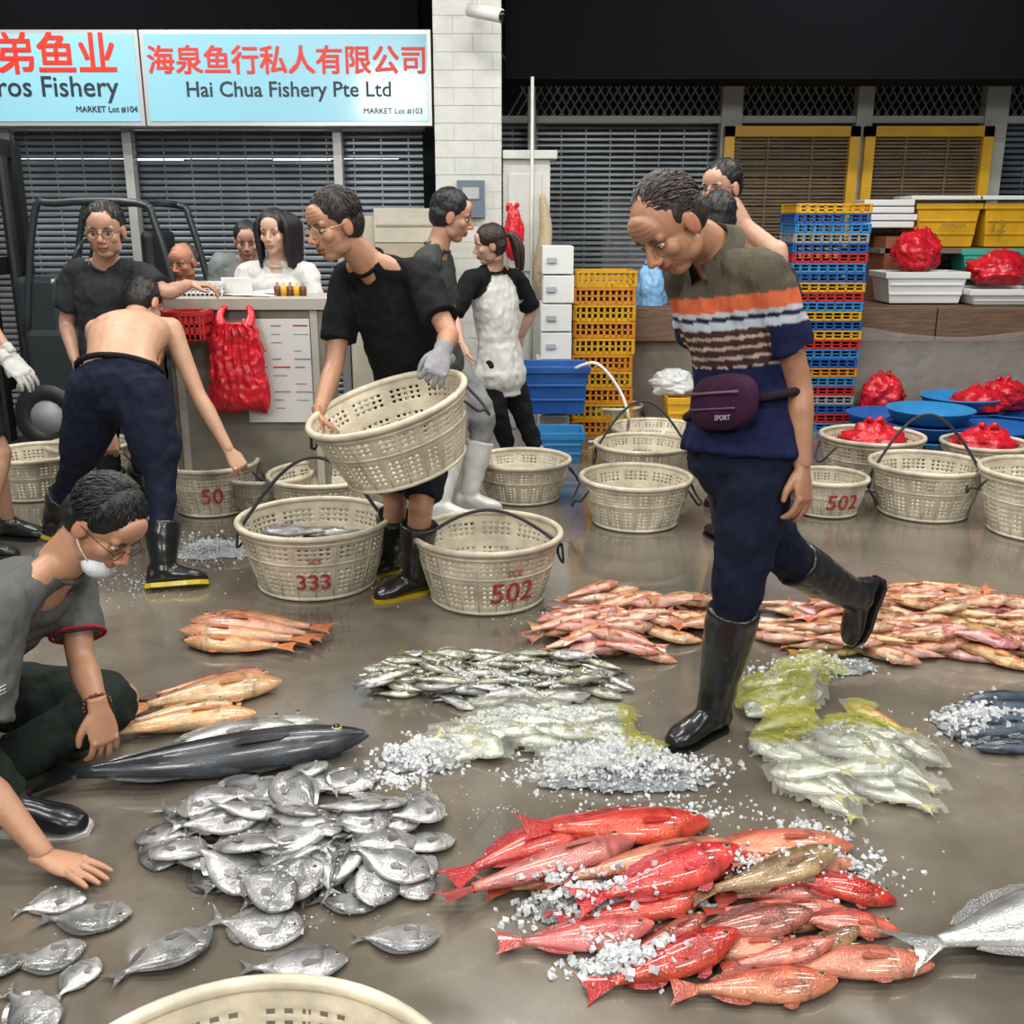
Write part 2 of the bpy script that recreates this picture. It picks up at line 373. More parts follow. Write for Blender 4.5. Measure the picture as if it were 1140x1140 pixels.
b.add(box((3.16,8.9,1.18),(.14,.3,.52)),1); b.obj('storage_shelf',[Mpl,mat('red_timber',(.25,.08,.04),.6,var=.3)],smooth=False)
cx,z0,z1=tub('styrofoam_box',985,1075,303,338,8.3,Mfo,.4)
b=B(); bag(b,(cx-.03,8.5,z1+.13),(.2,.16,.17),0,3); b.obj('red_plastic_bag',[Mbag])
b=B(); bag(b,at(1118,303,8.35)+V((0,.1,0)),(.24,.2,.13),0,5); b.obj('red_plastic_bag',[Mbag])
tub('teal_tub',1070,1150,277,303,8.75,pl('teal',(.05,.4,.32)),.3); tub('styrofoam_box',1080,1170,322,340,8.2,Mfo,.5)
b=B(); bag(b,at(983,440,7.8),(.17,.15,.14),0,8); b.obj('red_plastic_bag',[Mbag])
b=B(); bag(b,at(750,430,7.55)+V((0,.1,0)),(.17,.14,.1),0,9,False); b.obj('clear_plastic_bag',[Mclr])
b=B(); bag(b,at(724,328,8.3),(.13,.1,.22),0,11); b.obj('blue_plastic_bag',[Mblb])
b=B(); bag(b,at(572,265,7.7),(.07,.06,.2),0,12); b.obj('red_plastic_bag',[Mbag])
random.seed(11)
b=B()
for i,(px,py) in enumerate(((985,480),(1065,475),(1130,478),(1030,492),(1105,497))):
    c=gr(px,py+12); 
    for k in range(2+i%2):
        T=M.Translation(c+V((0,0,.03+.1*k)))
        pr=[(0.,0.),(.24,0.),(.29,.08),(.3,.085),(.285,.09),(.23,.012),(0.,.012)]
        b.add(loft([[V((r*math.cos(2*math.pi*j/28),r*math.sin(2*math.pi*j/28),z)) for j in range(28)] for r,z in pr],False),k%2 and 1 or 0,T=T)
    b.add(box(c+V((0,0,.015)),(.3,.3,.03)),1)
b.obj('blue_basin_stack',[Plb,Pblue])
for px,py,s in((1085,478,.13),(1110,470,.15)):
    b=B(); c=gr(px,py+12); bag(b,c+V((0,0,.28)),(.2,.17,s*.75),0,px); b.obj('red_plastic_bag',[Mbag])
random.seed(13)
b=B(); b.add(tube([at(640,410,6.95),at(665,405,6.9),at(690,435,6.85),at(700,470,6.8),gr(690,488,.02),gr(655,492,.02)],.011,8,5)); b.obj('white_hose',[mat('hose',(.7,.7,.68),.4)])
# ================= counter
b=B(); Yc=5.65; xa=at(190,400,Yc).x; xb=at(362,400,Yc).x; zt=at(270,338,Yc).z
Mct=mat('counter_steel',(.25,.23,.19),.5,.2,var=.3,vs=3)
b.add(bx(xa,xb,Yc,Yc+.4,0.0,zt-.03),0); b.add(bx(xa-.05,xb+.05,Yc-.04,Yc+.42,zt-.03,zt+.03),1)
b.add(bx(xa+.03,xa+.07,Yc-.02,Yc,0,zt),1); b.add(bx(xb-.07,xb-.03,Yc-.02,Yc,0,zt),1)
nb0=at(270,355,Yc-.03);nb1=at(350,470,Yc-.03)
b.add(bx(nb0.x,nb1.x,Yc-.035,Yc-.02,nb1.z,nb0.z),2)
for i in range(11):
    for k in range(3):
        x=nb0.x+.03+k*.12; z=nb0.z-.04-i*.045
        if (i+k)%4: b.add(bx(x,x+U(.04,.1),Yc-.038,Yc-.034,z,z+U(.004,.01)),4 if (i*3+k)%7==2 else 3)
b.obj('sales_counter',[Mct,mat('counter_top',(.4,.38,.33),.5),mat('notice_white',(.62,.62,.6),.4),mat('ink_grey',(.25,.25,.28),.6),Pred],smooth=False,bevel=.003)
b=B(); cb=at(264,403,Yc-.12); rings=[]
for i in range(44):
    t=i/43; z=cb.z+.21-.47*t; w=np.interp(t,[0,.08,.2,.5,.8,.96,1],[.09,.13,.15,.155,.17,.172,.16]); d=np.interp(t,[0,.15,.5,.9,1],[.02,.03,.035,.045,.012])
    rr=[]
    for j in range(110):
        a=2*math.pi*j/110; ca,sa_=math.cos(a),math.sin(a); bxs=(abs(ca)**4+abs(sa_)**4)**-.25
        crs=.022*abs(nz((ca*2+t,t*3,sa_),3,4))+.016*abs(nz((ca*5,t*2.2,sa_),5,2))+.012*math.sin(ca*22+2*math.sin(t*5))*(1-t)**1.2
        rr.append(V((cb.x+w*ca*bxs*.93+.014*nz((t*4,sa_,0),2),cb.y+(d+crs)*sa_*bxs,z+(.03*nz((ca*3,sa_,1),1.5)-.012*abs(ca))*t)))
    rings.append(rr)
b.add(loft(rings))
for s in(-1,1): b.add(tube([cb+V((s*.07,0,.18)),cb+V((s*.085,.03,.24)),cb+V((s*.07,.07,.28)),cb+V((s*.05,.1,.28))],[.04,.022,.016,.012],8,3))
b.obj('red_carrier_bag',[Mbag])
b=B(); crate(b,at(208,378,Yc-.2)+V((0,.02,0)),.22,.2,.15,0,None,4); b.add(box(at(208,378,Yc-.2)+V((0,.15,.12)),(.05,.1,.02)),0); b.obj('red_basket',[Pred],smooth=False)
b=B(); c=V((at(222,335,Yc+.2).x,Yc+.22,zt+.03)); crate(b,c,.3,.25,.07,0,None,6,.008); b.obj('white_tray',[mat('white_plastic',(.75,.75,.73),.35)],smooth=False)
b=B(); c=V((at(285,335,Yc+.2).x,Yc+.2,zt+.033))
for i in range(5): b.add(box(c+V((U(-.1,.15),U(-.05,.1),.003*i)),(.21,.2,.002),M.Rotation(U(-.5,.5),3,'Z')),0)
b.add(box(c+V((-.1,.0,.05)),(.16,.01,.1),M.Rotation(.5,3,'X')),0); b.obj('paper_sheets',[mat('paper',(.75,.75,.73),.7)],smooth=False)
b=B()
for i in range(5):
    p=V((at(312+i*7,335,Yc+.2).x,Yc+.15,zt+.03)); b.add(tube([p,p+V((0,0,.05)),p+V((0,0,.055)),p+V((0,0,.075))],[.02,.02,.008,.007],10,1),i%2)
b.obj('sauce_bottles',[mat('bottle_brown',(.12,.04,.01),.2),Pyel])
# ================= forklift
e=empty('forklift'); Mfk=mat('forklift_paint',(.02,.027,.03),.4,coat=.3); Mblk=mat('rubber_black',(.012,.012,.013),.5)
ox=at(120,300,7.5).x; oy=7.5
b=B(); b.add(bx(ox-.45,ox+.6,oy-.45,oy+.45,.25,.85),0); b.add(bx(ox+.3,ox+.75,oy-.45,oy+.45,.2,1.15),0); b.add(bx(ox-.5,ox-.2,oy-.4,oy+.4,.8,1.2),0)
b.add(box((ox+.15,oy,.95),(.45,.5,.12)),1); b.add(box((ox+.38,oy,1.25),(.1,.5,.5)),1); b.obj('body',[Mfk,Mblk],e,smooth=False,bevel=.04)
b=B()
for sy in(-.4,.4):
    b.add(tube([(ox-.45,oy+sy,.8),(ox-.3,oy+sy,1.6),(ox-.15,oy+sy,1.68),(ox+.4,oy+sy,1.68),(ox+.5,oy+sy,1.55),(ox+.62,oy+sy,1.0)],.026,8,4))
for i in range(6): b.add(tube([(ox-.15+i*.11,oy-.4,1.69),(ox-.15+i*.11,oy+.4,1.69)],.016,6,1))
b.add(tube([(ox-.3,oy,1.1),(ox-.18,oy,1.3)],.02,8,1)); b.add(tube([(ox-.17+.05*math.cos(a)*1,oy+.15*math.sin(a),1.32+.12*math.cos(a)) for a in [2*math.pi*i/16 for i in range(16)]],.013,6,1,True))
b.obj('overhead_guard',[Mfk],e)
b=B()
for sy in(-.3,.3): b.add(bx(ox-.78,ox-.68,oy+sy-.05,oy+sy+.05,.05,2.1)); b.add(bx(ox-1.6,ox-.7,oy+sy-.06,oy+sy+.06,.05,.1))
for z in(.4,1.2,2.0): b.add(bx(ox-.76,ox-.7,oy-.3,oy+.3,z,z+.12))
b.add(tube([(ox-.66,oy,.1),(ox-.66,oy,2.0)],.04,10,1)); b.obj('mast_and_forks',[Mblk],e,smooth=False)
b=B()
for x in(ox-.35,ox+.5):
    for sy in(-.4,.4):
        b.add(tube([(x+.17*math.cos(a),oy+sy,.25+.17*math.sin(a)) for a in [2*math.pi*i/20 for i in range(20)]],.08,10,1,True),0); b.add(tube([(x,oy+sy-.06,.25),(x,oy+sy+.06,.25)],.12,14,1),1)
b.obj('wheels',[Mblk,Pgry],e)
# ================= baskets on floor
def gb(px,pyb,D=.62,H=.28):
    p=gr(px,pyb); return V((p.x*(p.y+D*.38)/p.y,p.y+D*.38,0))
bk={}
bk['a']=basket('fish_basket',gb(355,670,.66,.3),.66,.3,label=[('333',.075,.1,8),('SCE',.025,.2,10)],handle='bail')
bk['b']=basket('fish_basket',gb(543,686,.62,.29),.62,.29,label=[('502',.095,.11,24),('SCE',.03,.2,24)],handle='lying')
for px,py,D,H,lb,h in((706,594,.58,.25,None,'loops'),(582,564,.54,.23,None,'loops'),(240,577,.5,.27,[('50',.09,.13,15)],'loops'),(300,575,.5,.2,None,'loops'),(365,590,.6,.25,None,'loops'),(355,548,.5,.2,None,'loops'),(714,537,.6,.2,[('700',.06,.1,5)],'bail'),(727,508,.6,.16,None,'loops'),(683,484,.42,.2,None,'loops'),
  (965,548,.6,.3,None,'loops'),(1025,583,.6,.28,None,'bail'),(1090,545,.5,.25,None,'loops'),(1150,606,.6,.33,None,'loops'),(918,578,.42,.2,[('502',.09,.1,10)],'loops'),(45,560,.55,.25,None,'loops'),(105,540,.5,.22,None,'loops')):
    bk[px]=basket('fish_basket',gb(px,py,D,H),D,H,label=lb,handle=h)
basket('fish_basket',V((-.40,1.155,0)),.70,.28,handle='loops')
for k,r,z in((965,(.2,.18,.13),.2),(1090,(.19,.19,.1),.19)):
    b=B(); p=bk[k][1].translation; bag(b,p+V((0,0,z+.04)),r,0,k); b.obj('red_plastic_bag',[Mbag])
random.seed(17)
hb=at(430,449,3.86); ax=V((-.26,-.15,.95)).normalized(); q=V((0,0,1)).rotation_difference(ax).to_matrix().to_4x4()
basket('fish_basket',hb-ax*.27,.61,.27,T=q,handle='loops')
# ================= FISH
HX0,HY0,HC=-3.,1.2,.012; HF=np.zeros((560,380))
def hidx(x,y): return min(559,max(0,int((x-HX0)/HC))),min(379,max(0,int((y-HY0)/HC)))
def hget(x,y): i,j=hidx(x,y); return HF[i,j]
us=np.array([0,.03,.08,.15,.22,.3,.4,.5,.6,.7,.8,.9,1.])
def prof(k,u): return float(np.interp(u,us,k))
PS=[.08,.3,.5,.72,.88,1,1,.95,.84,.67,.48,.3,.24]; PP=[.1,.32,.55,.8,.94,1,1,.97,.85,.64,.38,.16,.12]; PM=[.05,.3,.52,.75,.88,.97,1,1,.93,.78,.55,.3,.16]
KD={ # H,T,profile,back,belly,fin,fork
'red':(.128,.072,PS,(.46,.012,.012),(.62,.08,.05),(.42,.02,.02),.02),
'salmon':(.128,.072,PS,(.44,.06,.04),(.64,.22,.15),(.38,.06,.04),.02),
'brown':(.13,.072,PS,(.13,.065,.025),(.4,.22,.11),(.16,.06,.03),.0),
'maroon':(.13,.072,PS,(.16,.028,.02),(.42,.14,.1),(.17,.03,.02),.0),
'orange':(.13,.075,PS,(.56,.13,.05),(.7,.38,.24),(.56,.16,.06),.03),
'pink':(.13,.075,PS,(.5,.14,.09),(.7,.4,.3),(.45,.13,.08),.03),
'tan':(.15,.08,PS,(.42,.17,.07),(.64,.4,.24),(.5,.18,.07),.03),
'pom':(.27,.065,PP,(.19,.195,.195),(.52,.52,.505),(.2,.2,.195),.09),
'mack':(.085,.06,PM,(.006,.009,.012),(.05,.057,.065),(.01,.012,.015),.1),
'silver':(.13,.07,PM,(.2,.21,.21),(.6,.6,.57),(.2,.2,.19),.07),
'green':(.16,.085,PS,(.09,.105,.06),(.5,.5,.4),(.2,.2,.1),.04),
'white':(.2,.085,PP,(.27,.33,.22),(.72,.74,.66),(.45,.42,.15),.07),
'blue':(.1,.07,PM,(.008,.014,.026),(.09,.115,.15),(.01,.014,.02),.07)}
def fish(b,x,y,ang,L,k,side=1,z=None,jit=.14,cap=None):
    H,T,pr,bc,wc,fc,fork=KD[k]; H*=L;T*=L; NS=12; gray=k in('pom','silver','mack','blue','white','green')
    bc=V(bc);wc=V(wc);fc=V(fc); j=1+U(-jit,jit*.6)*(1.7 if gray else 1); j2=V((j,j,j)) if gray else V((j,j*U(.85,1.3),j*U(.85,1.3)))
    vs=[];cs=[];fs=[]; bend=U(-.14,.14)*L
    uu=[0,.02,.05,.09,.13,.17,.21,.24,.27,.33,.4,.48,.56,.64,.72,.8,.87,.94,1.]
    X=lambda u:L*(.5-.84*u)
    off=lambda xx:bend*(xx/L)**2*2
    for u in uu:
        h=H*prof(pr,u); t=T*prof(PS,u)**.8
        for i in range(NS):
            a=2*math.pi*i/NS; cy,cz=math.cos(a),math.sin(a)
            yy=h*cy*(1 if cy>0 else .92); zz=t*cz*(abs(cz)**.15)
            xx=X(u); vs.append((xx,(yy+off(xx))*side,zz))
            f=min(1,max(0,(cy+.75)/1.35)); c=wc.lerp(bc,f)
            gu=.235+.035*(1-cy*cy)
            if abs(u-gu)<.018: c=c*.5
            if u<.22: c=c.lerp(bc,.35)
            n=.68+.64*(nz((xx/L*9,cy*1.6,x*9+y*7+cz),1)+.5)
            if k=='mack': n*=1+.9*max(0,math.sin(u*60))*(cy<.3)
            cs.append((c.x*j2.x*n,c.y*j2.y*n,c.z*j2.z*n))
    for i in range(len(uu)-1):
        for q in range(NS): fs.append((i*NS+q,i*NS+(q+1)%NS,(i+1)*NS+(q+1)%NS,(i+1)*NS+q))
    fs.append(tuple(range(NS))); fs.append(tuple((len(uu)-1)*NS+q for q in range(NS)))
    def fin(pts,c):
        o=len(vs)
        for p in pts: vs.append((p[0],(p[1]+off(p[0]))*side,p[2])); cs.append(c)
        return o
    fcj=tuple(fc[i]*j2[i] for i in range(3)); fd=tuple(v*.7 for v in fcj)
    hp=H*prof(pr,1.); xt=X(1.)+.01*L; tw=H*.85 if H/L<.19 else H*.62
    if k in('mack','blue'): tw=H*1.4
    o=fin([(xt,hp,0),(xt,0,T*.12),(xt,-hp,0),(-.47*L,tw*.75,.0),(-.52*L,tw*1.05,0),(-.49*L+fork*L*.4,tw*.5,0),(-.5*L+fork*L,0,0),(-.49*L+fork*L*.4,-tw*.5,0),(-.52*L,-tw*1.05,0),(-.47*L,-tw*.75,0)],fcj)
    fs+= [(o,o+3,o+5,o+1),(o+3,o+4,o+5),(o+1,o+5,o+6),(o+1,o+6,o+7),(o+1,o+7,o+9,o+2),(o+7,o+8,o+9)]
    def strip(u0,u1,sg,hh,n,sp=False):
        P=[]
        for i in range(n+1):
            u=u0+(u1-u0)*i/n; base=sg*H*prof(pr,u)*(1 if sg>0 else .92); q=math.sin(math.pi*min(1,(i+.6)/(n+.8)))**.5*(1 if not sp or i%2 else .72)
            P+= [(X(u),base*.93,0),(X(u)-.035*L,base+sg*hh*q,.002)]
        o=fin(P,fd)
        for i in range(n): fs.append((o+2*i,o+2*i+1,o+2*i+3,o+2*i+2))
    dh={'pom':.16,'white':.16}.get(k,.3)*H
    strip(.3,.86,1,dh,10,k not in('mack','pom','white')); strip(.62,.86,-1,dh,5)
    if k not in('pom',): strip(.3,.4,-1,dh*1.2,2)
    for sz in(1,-1):
        u=.28; zt=T*prof(PS,u)**.8; o=fin([(X(u),-.15*H,zt*.96*sz),(X(u)-.03*L,-.38*H,zt*.98*sz),(X(u)-.15*L,-.5*H,zt*1.12*sz),(X(u)-.17*L,-.3*H,zt*1.15*sz),(X(u)-.13*L,-.12*H,zt*1.12*sz)],fcj)
        fs.append((o,o+1,o+2,o+3,o+4))
    for sz in(1,-1):
        o=fin([(X(.0),-.02*H,.002*sz),(X(.06),-.16*H,T*.42*sz),(X(.075),-.2*H,T*.5*sz),(X(.06),-.2*H,T*.41*sz)],tuple(v*.25 for v in fcj)); fs.append((o,o+1,o+2,o+3))
    c_,s_=math.cos(ang),math.sin(ang)
    S=[];Z=[]
    for a in(-.36,-.24,-.12,0,.12,.24,.36,.44):
        hh=H*prof(pr,(.5-a)/.84)*.7
        for q in(-1,0,1):
            lx,ly=a*L,q*hh; S.append((lx,ly,1)); Z.append(hget(x+lx*c_-ly*s_,y+lx*s_+ly*c_))
    S=np.array(S);Z=np.array(Z)
    if z is None:
        co,_,_,_=np.linalg.lstsq(S,Z,rcond=None); sa,sb=max(-.22,min(.22,co[0])),max(-.3,min(.3,co[1]))
        res=Z-S[:,0]*sa-S[:,1]*sb; z0=max(float(np.quantile(res,.5)),0)
        if Z.max()<.001: sa=sb=0;z0=0
        z0=min(z0,cap or .3*L)+T*.82
    else: sa=sb=0;z0=z
    n=V((-sa,-sb,1)).normalized(); xa=V((1,0,sa)).normalized(); ya=n.cross(xa)
    roll=U(-.15,.15) if z is None else U(-.2,.2)
    ya2=ya*math.cos(roll)+n*math.sin(roll); n2=xa.cross(ya2)
    Rz=M.Rotation(ang,3,'Z'); A=Rz@M((xa,ya2,n2)).transposed()
    o3=V((x,y,z0)); W=[o3+A@V(p) for p in vs]
    if z is None: W=[V((p.x,p.y,max(p.z,.002))) for p in W]
    b.add((W,fs),0,cs)
    for sz in(1,-1):
        u=.115; zt=T*prof(PS,u)**.8; ec=o3+A@V((X(u),H*.22*side,zt*.86*sz)); er=.016*L+.0018
        b.add(ell(ec,(er,er,er*.8),8,6),1,(.45,.34,.2)); b.add(ell(ec+A@V((0,0,er*.35*sz)),(er*.72,er*.72,er*.6),8,6),2,(.01,.01,.01))
    if z is None:
        for a in np.linspace(-.46,.48,26):
            uq=(.5-a)/.84; hh=H*prof(pr,min(1,uq)); tt=T*prof(PS,min(1,uq))
            for q in np.linspace(-1,1,9):
                lx,ly=a*L,q*hh; top=z0+sa*lx+sb*ly+tt*.85*math.sqrt(max(0,1-q*q*.95)); i,jj=hidx(x+lx*c_-ly*s_,y+lx*s_+ly*c_); HF[i,jj]=max(HF[i,jj],top)
Mfish=mat('fish_skin_wet',attr=True,rough=.24,coat=.65,bump=.4,bs=170,vor=True,dist=.003,var=.3,vs=28)
Msil=mat('fish_skin_silver',attr=True,rough=.27,metal=.3,coat=.5,bump=.35,bs=170,vor=True,dist=.002,var=.32,vs=22)
Mmk=mat('fish_skin_dark',attr=True,rough=.28,coat=.3,bump=.2,bs=200,vor=True,dist=.002,var=.3,vs=18)
Mew=mat('fish_eye_white',attr=True,rough=.15); Meb=mat('fish_eye_black',(.01,.01,.01),.05)
FM=[Mfish,Mew,Meb]; SM=[Msil,Mew,Meb]; KM=[Mmk,Mew,Meb]
def ft(b,t,h,k,side=None,sc=1.,cap=None):
    a=gr(*t);c=gr(*h); d=c-a; m=(a+c)/2
    fish(b,m.x,m.y,math.atan2(d.y,d.x),d.length*sc,k,side if side else 1,cap=cap)
def region(b,n,cx,cy,rx,ry,ang,da,L,kinds,flip=.15,cap=None):
    for i in range(n):
        r=math.sqrt(random.random())**(1 if i<n*.6 else 1.4); a=U(0,6.283); p=gr(cx+rx*r*math.cos(a),cy+ry*r*math.sin(a))
        an=math.radians(ang+U(-da,da))+(math.pi if random.random()<flip else 0)
        fish(b,p.x,p.y,an,L*U(.82,1.15),random.choice(kinds),1 if math.cos(an)>0 else -1,cap=cap)
b=B()
for t,h,k in(((540,1005),(720,970),'salmon'),((620,1040),(800,1005),'red'),((720,1072),(900,1060),'salmon'),((790,1005),(960,990),'salmon'),((750,1045),(930,1030),'maroon'),((600,1020),(760,990),'salmon'),((700,990),(880,970),'red'),
 ((494,988),(675,918),'red'),((580,952),(792,924),'red'),((490,1021),(708,950),'salmon'),((600,1006),(815,956),'salmon'),((745,968),(942,942),'salmon'),((640,1033),(825,978),'red'),((805,988),(955,968),'salmon'),
 ((860,1003),(998,1004),'red'),((768,1018),(935,980),'brown'),((553,1063),(730,1044),'salmon'),((690,1072),(790,1028),'maroon'),((870,1046),(1000,1036),'salmon'),((745,1060),(905,1046),'maroon'),((830,1088),(1035,1078),'salmon'),((650,1112),(825,1066),'red'),((745,1112),(932,1104),'salmon'),((880,1072),(960,1050),'brown'),((780,1030),(940,1022),'salmon'),((800,1090),(930,1075),'salmon')):
    ft(b,t,h,k,sc=1.0,cap=.05)
b.obj('red_grouper_pile',FM)
b=B(); L=.215
for t,h in(((170,905),(255,925)),((200,960),(265,990)),((120,1100),(235,1040)),((265,1085),(385,1075)),((390,1050),(487,1048)),((230,1030),(335,1045)),((345,1005),(420,1010)),((415,1000),(485,960)),((12,1018),(95,1000)),((40,1030),(145,1022)),((0,1085),(95,1060)),((5,1105),(60,1150)),((-60,1090),(30,1075)),((60,1120),(110,1070))):
    ft(b,t,h,'pom',random.choice((1,-1)),1.04)
region(b,66,335,938,148,74,20,85,L,['pom'],.4,cap=.07)
b.obj('silver_pomfret_pile',SM)
b=B(); ft(b,(180,850),(350,806),'silver',1,1.0); ft(b,(130,862),(330,822),'silver'); b.obj('silver_mackerel',SM)
b=B(); ft(b,(20,888),(412,838),'mack',1,1.0,cap=.0); b.obj('spanish_mackerel',KM)
b=B(); ft(b,(135,800),(312,765),'tan'); ft(b,(150,785),(300,760),'salmon'); ft(b,(100,828),(285,800),'orange'); ft(b,(130,812),(260,795),'tan'); b.obj('golden_snapper_pile',FM)
b=B()
for t,h in(((350,722),(200,712)),((372,708),(215,700)),((340,700),(240,690)),((330,728),(205,722)),((365,715),(225,706))): ft(b,t,h,'orange',-1)
b.obj('orange_snapper_pile',FM)
b=B(); region(b,95,550,760,142,29,0,35,.18,['green','green','silver'],.5,.05); b.obj('small_mullet_pile',SM)
b=B(); region(b,55,690,703,108,34,12,22,.29,['orange','pink','tan','orange'],.3,.07); region(b,105,1010,702,165,42,-8,28,.28,['orange','pink','tan','orange'],.4,.08); b.obj('threadfin_bream_pile',FM)
b=B(); region(b,18,605,830,110,22,0,40,.24,['white'],.5,.05); b.obj('trevally_pile',SM)
b=B(); region(b,9,880,775,55,20,20,40,.25,['white','green'],.5,.05); b.obj('trevally_pile',SM)
b=B(); ft(b,(1015,822),(945,788),'orange',-1); ft(b,(830,820),(900,800),'silver'); b.obj('loose_snapper',FM)
b=B(); region(b,22,945,860,78,40,-30,40,.26,['white'],.5,.06); b.obj('trevally_pile',SM)
b=B()
for t,h in(((1050,800),(1180,790)),((1060,825),(1190,812)),((1080,815),(1200,805)),((1085,838),(1200,835)),((1070,790),(1190,780))): ft(b,h,t,'blue',-1)
b.obj('scad_pile',KM)
b=B(); ft(b,(1005,1078),(1270,1010),'silver',1,1.05); b.obj('barramundi',SM)
b=B(); p=bk['a'][1].translation
for i in range(18): fish(b,p.x+U(-.09,.1),p.y+U(-.1,.08),U(-.5,.5)+(math.pi if i%2 else 0),.3,'silver',1,z=.1+.009*i)
b.obj('basket_fish',SM)
Mice=mat('crushed_ice',(.88,.91,.92),.15,trans=.4,bump=.3,bs=60); Mslush=mat('ice_slush',(.6,.65,.67),.25,bump=1.,bs=70,dist=.03,trans=.3,var=.4,vs=40)
random.seed(23)
def mound(cx,cy,rx,ry,h,name='ice_slush_heap'):
    b=B(); C=gr(cx,cy); RX=abs(gr(cx+rx,cy).x-C.x); RY=abs(gr(cx,cy-ry).y-C.y); n=80; ix={};vs=[];hh=[]
    for i in range(n+1):
        for j in range(n+1):
            u,v=i/n*2-1,j/n*2-1; x,y=C.x+u*RX,C.y+v*RY; r=math.hypot(u,v)+.35*nz((x,y,0),9)+.25*nz((x,y,4),30)
            if r>.95: continue
            z=h*(1-r*r)*(.5+.8*abs(nz((x,y,2),25))+.9*abs(nz((x,y,2),90)))+.001; f=hget(x,y)
            ix[i,j]=len(vs); vs.append((x,y,z+min(f,.03)*.6)); hh.append((x,y,z))
    for i in range(n):
        for j in range(n):
            k=[(i,j),(i+1,j),(i+1,j+1),(i,j+1)]
            if all(q in ix for q in k): b.f.append(tuple(ix[q] for q in k)); b.m.append(0)
    b.v=vs;b.c=[(.8,.8,.8)]*len(vs); b.obj(name,[Mslush],smooth=False)
    for (x,y,z),w in zip(vs,hh): i,j=hidx(x,y); HF[i,j]=max(HF[i,j],z)
for a in((690,862,100,22,.05),(470,845,42,18,.03),(1085,812,48,20,.03),(640,1015,65,18,.03),(690,1078,50,18,.025),(925,745,60,8,.03),(720,1000,80,30,.03),(240,612,45,12,.02)): mound(*a)
Mdr=mat('plastic_film',(.78,.8,.7),.12,bump=.5,bs=30,alpha=.17); Mdy=mat('plastic_film_yellow',(.5,.5,.08),.18,bump=.5,bs=30,alpha=.36)
def drape(cx,cy,rx,ry,name,my):
    b=B(); C=gr(cx,cy); A=gr(cx-rx,cy);Bp=gr(cx,cy-ry); RX=abs(A.x-C.x)*1.15; RY=abs(Bp.y-C.y)*1.15; n=80; vs=[];ix={}
    def hs(x,y): return max(hget(x+a*.025,y+c*.025) for a in(-1,0,1) for c in(-1,0,1))
    for i in range(n+1):
        for j in range(n+1):
            u,v=i/n*2-1,j/n*2-1; r=math.hypot(u,v)
            x,y=C.x+u*RX,C.y+v*RY; h=hs(x,y)
            if r>1 or h<.004: continue
            z=(h*.6+.4*hget(x,y))+.010+.01*abs(nz((x,y,0),18)); ix[i,j]=len(vs); vs.append((x,y,z))
    for i in range(n):
        for j in range(n):
            k=[(i,j),(i+1,j),(i+1,j+1),(i,j+1)]
            if all(q in ix for q in k):
                f=tuple(ix[q] for q in k); b.f.append(f); b.m.append(1 if my(i/n*2-1,j/n*2-1) else 0)
    b.v=vs; b.c=[(.5,.5,.5)]*len(vs); b.obj(name,[Mdr,Mdy])
drape(605,828,125,38,'plastic_bag_film',lambda u,v:u>.6 and nz((u*3,v*3,1),1)>-.2)
drape(885,775,78,34,'plastic_bag_film',lambda u,v:nz((u*2,v*2,5),1)<.2)
drape(948,862,98,60,'plastic_bag_film',lambda u,v:v>.3 and nz((u*3,v*3,1),1)>-.3)
b=B()
def ice(n,cx,cy,rx,ry,s0,s1,heap=0.):
    for i in range(n):
        r=abs(random.gauss(0,.5)); a=U(0,6.283)
        if r>1.3: continue
        p=gr(cx+rx*r*math.cos(a),cy+ry*r*math.sin(a)); s=U(s0,s1)*(.5+.5*random.random()); hz=hget(p.x,p.y)+heap*max(0,1-r)*random.random()
        R=M.Rotation(U(0,6),3,V((U(-1,1),U(-1,1),U(-1,1))).normalized())
        g=box((0,0,0),(s,s*U(.6,1),s*U(.5,.9)))
        b.add(([p+V((0,0,hz+s*.25))+R@(V(v)*U(.55,1.25)) for v in g[0]],g[1]))
for a in((2600,690,860,115,25,.006,.02,.01),(1500,600,812,85,18,.005,.018,.015),(700,470,845,60,24,.006,.024),(550,640,1012,85,24,.007,.02,.005),(550,690,1078,70,24,.007,.022,.005),(300,750,905,130,26,.005,.014),(450,900,745,80,12,.006,.02),(450,1080,810,60,22,.008,.026),(120,930,830,110,50,.006,.014),(220,950,975,90,45,.006,.016),(120,900,925,60,20,.008,.018),(160,330,1000,180,70,.003,.007),(380,560,765,160,30,.005,.014),(450,230,612,70,24,.004,.014,.005),(250,160,650,110,30,.003,.009),(160,630,690,100,18,.005,.011),(140,440,870,50,18,.008,.02),(120,830,990,80,30,.005,.012),(250,560,900,480,200,.003,.006),(120,400,650,80,22,.004,.01)):
    ice(*a)
b.obj('crushed_ice_scatter',[Mice],smooth=False)
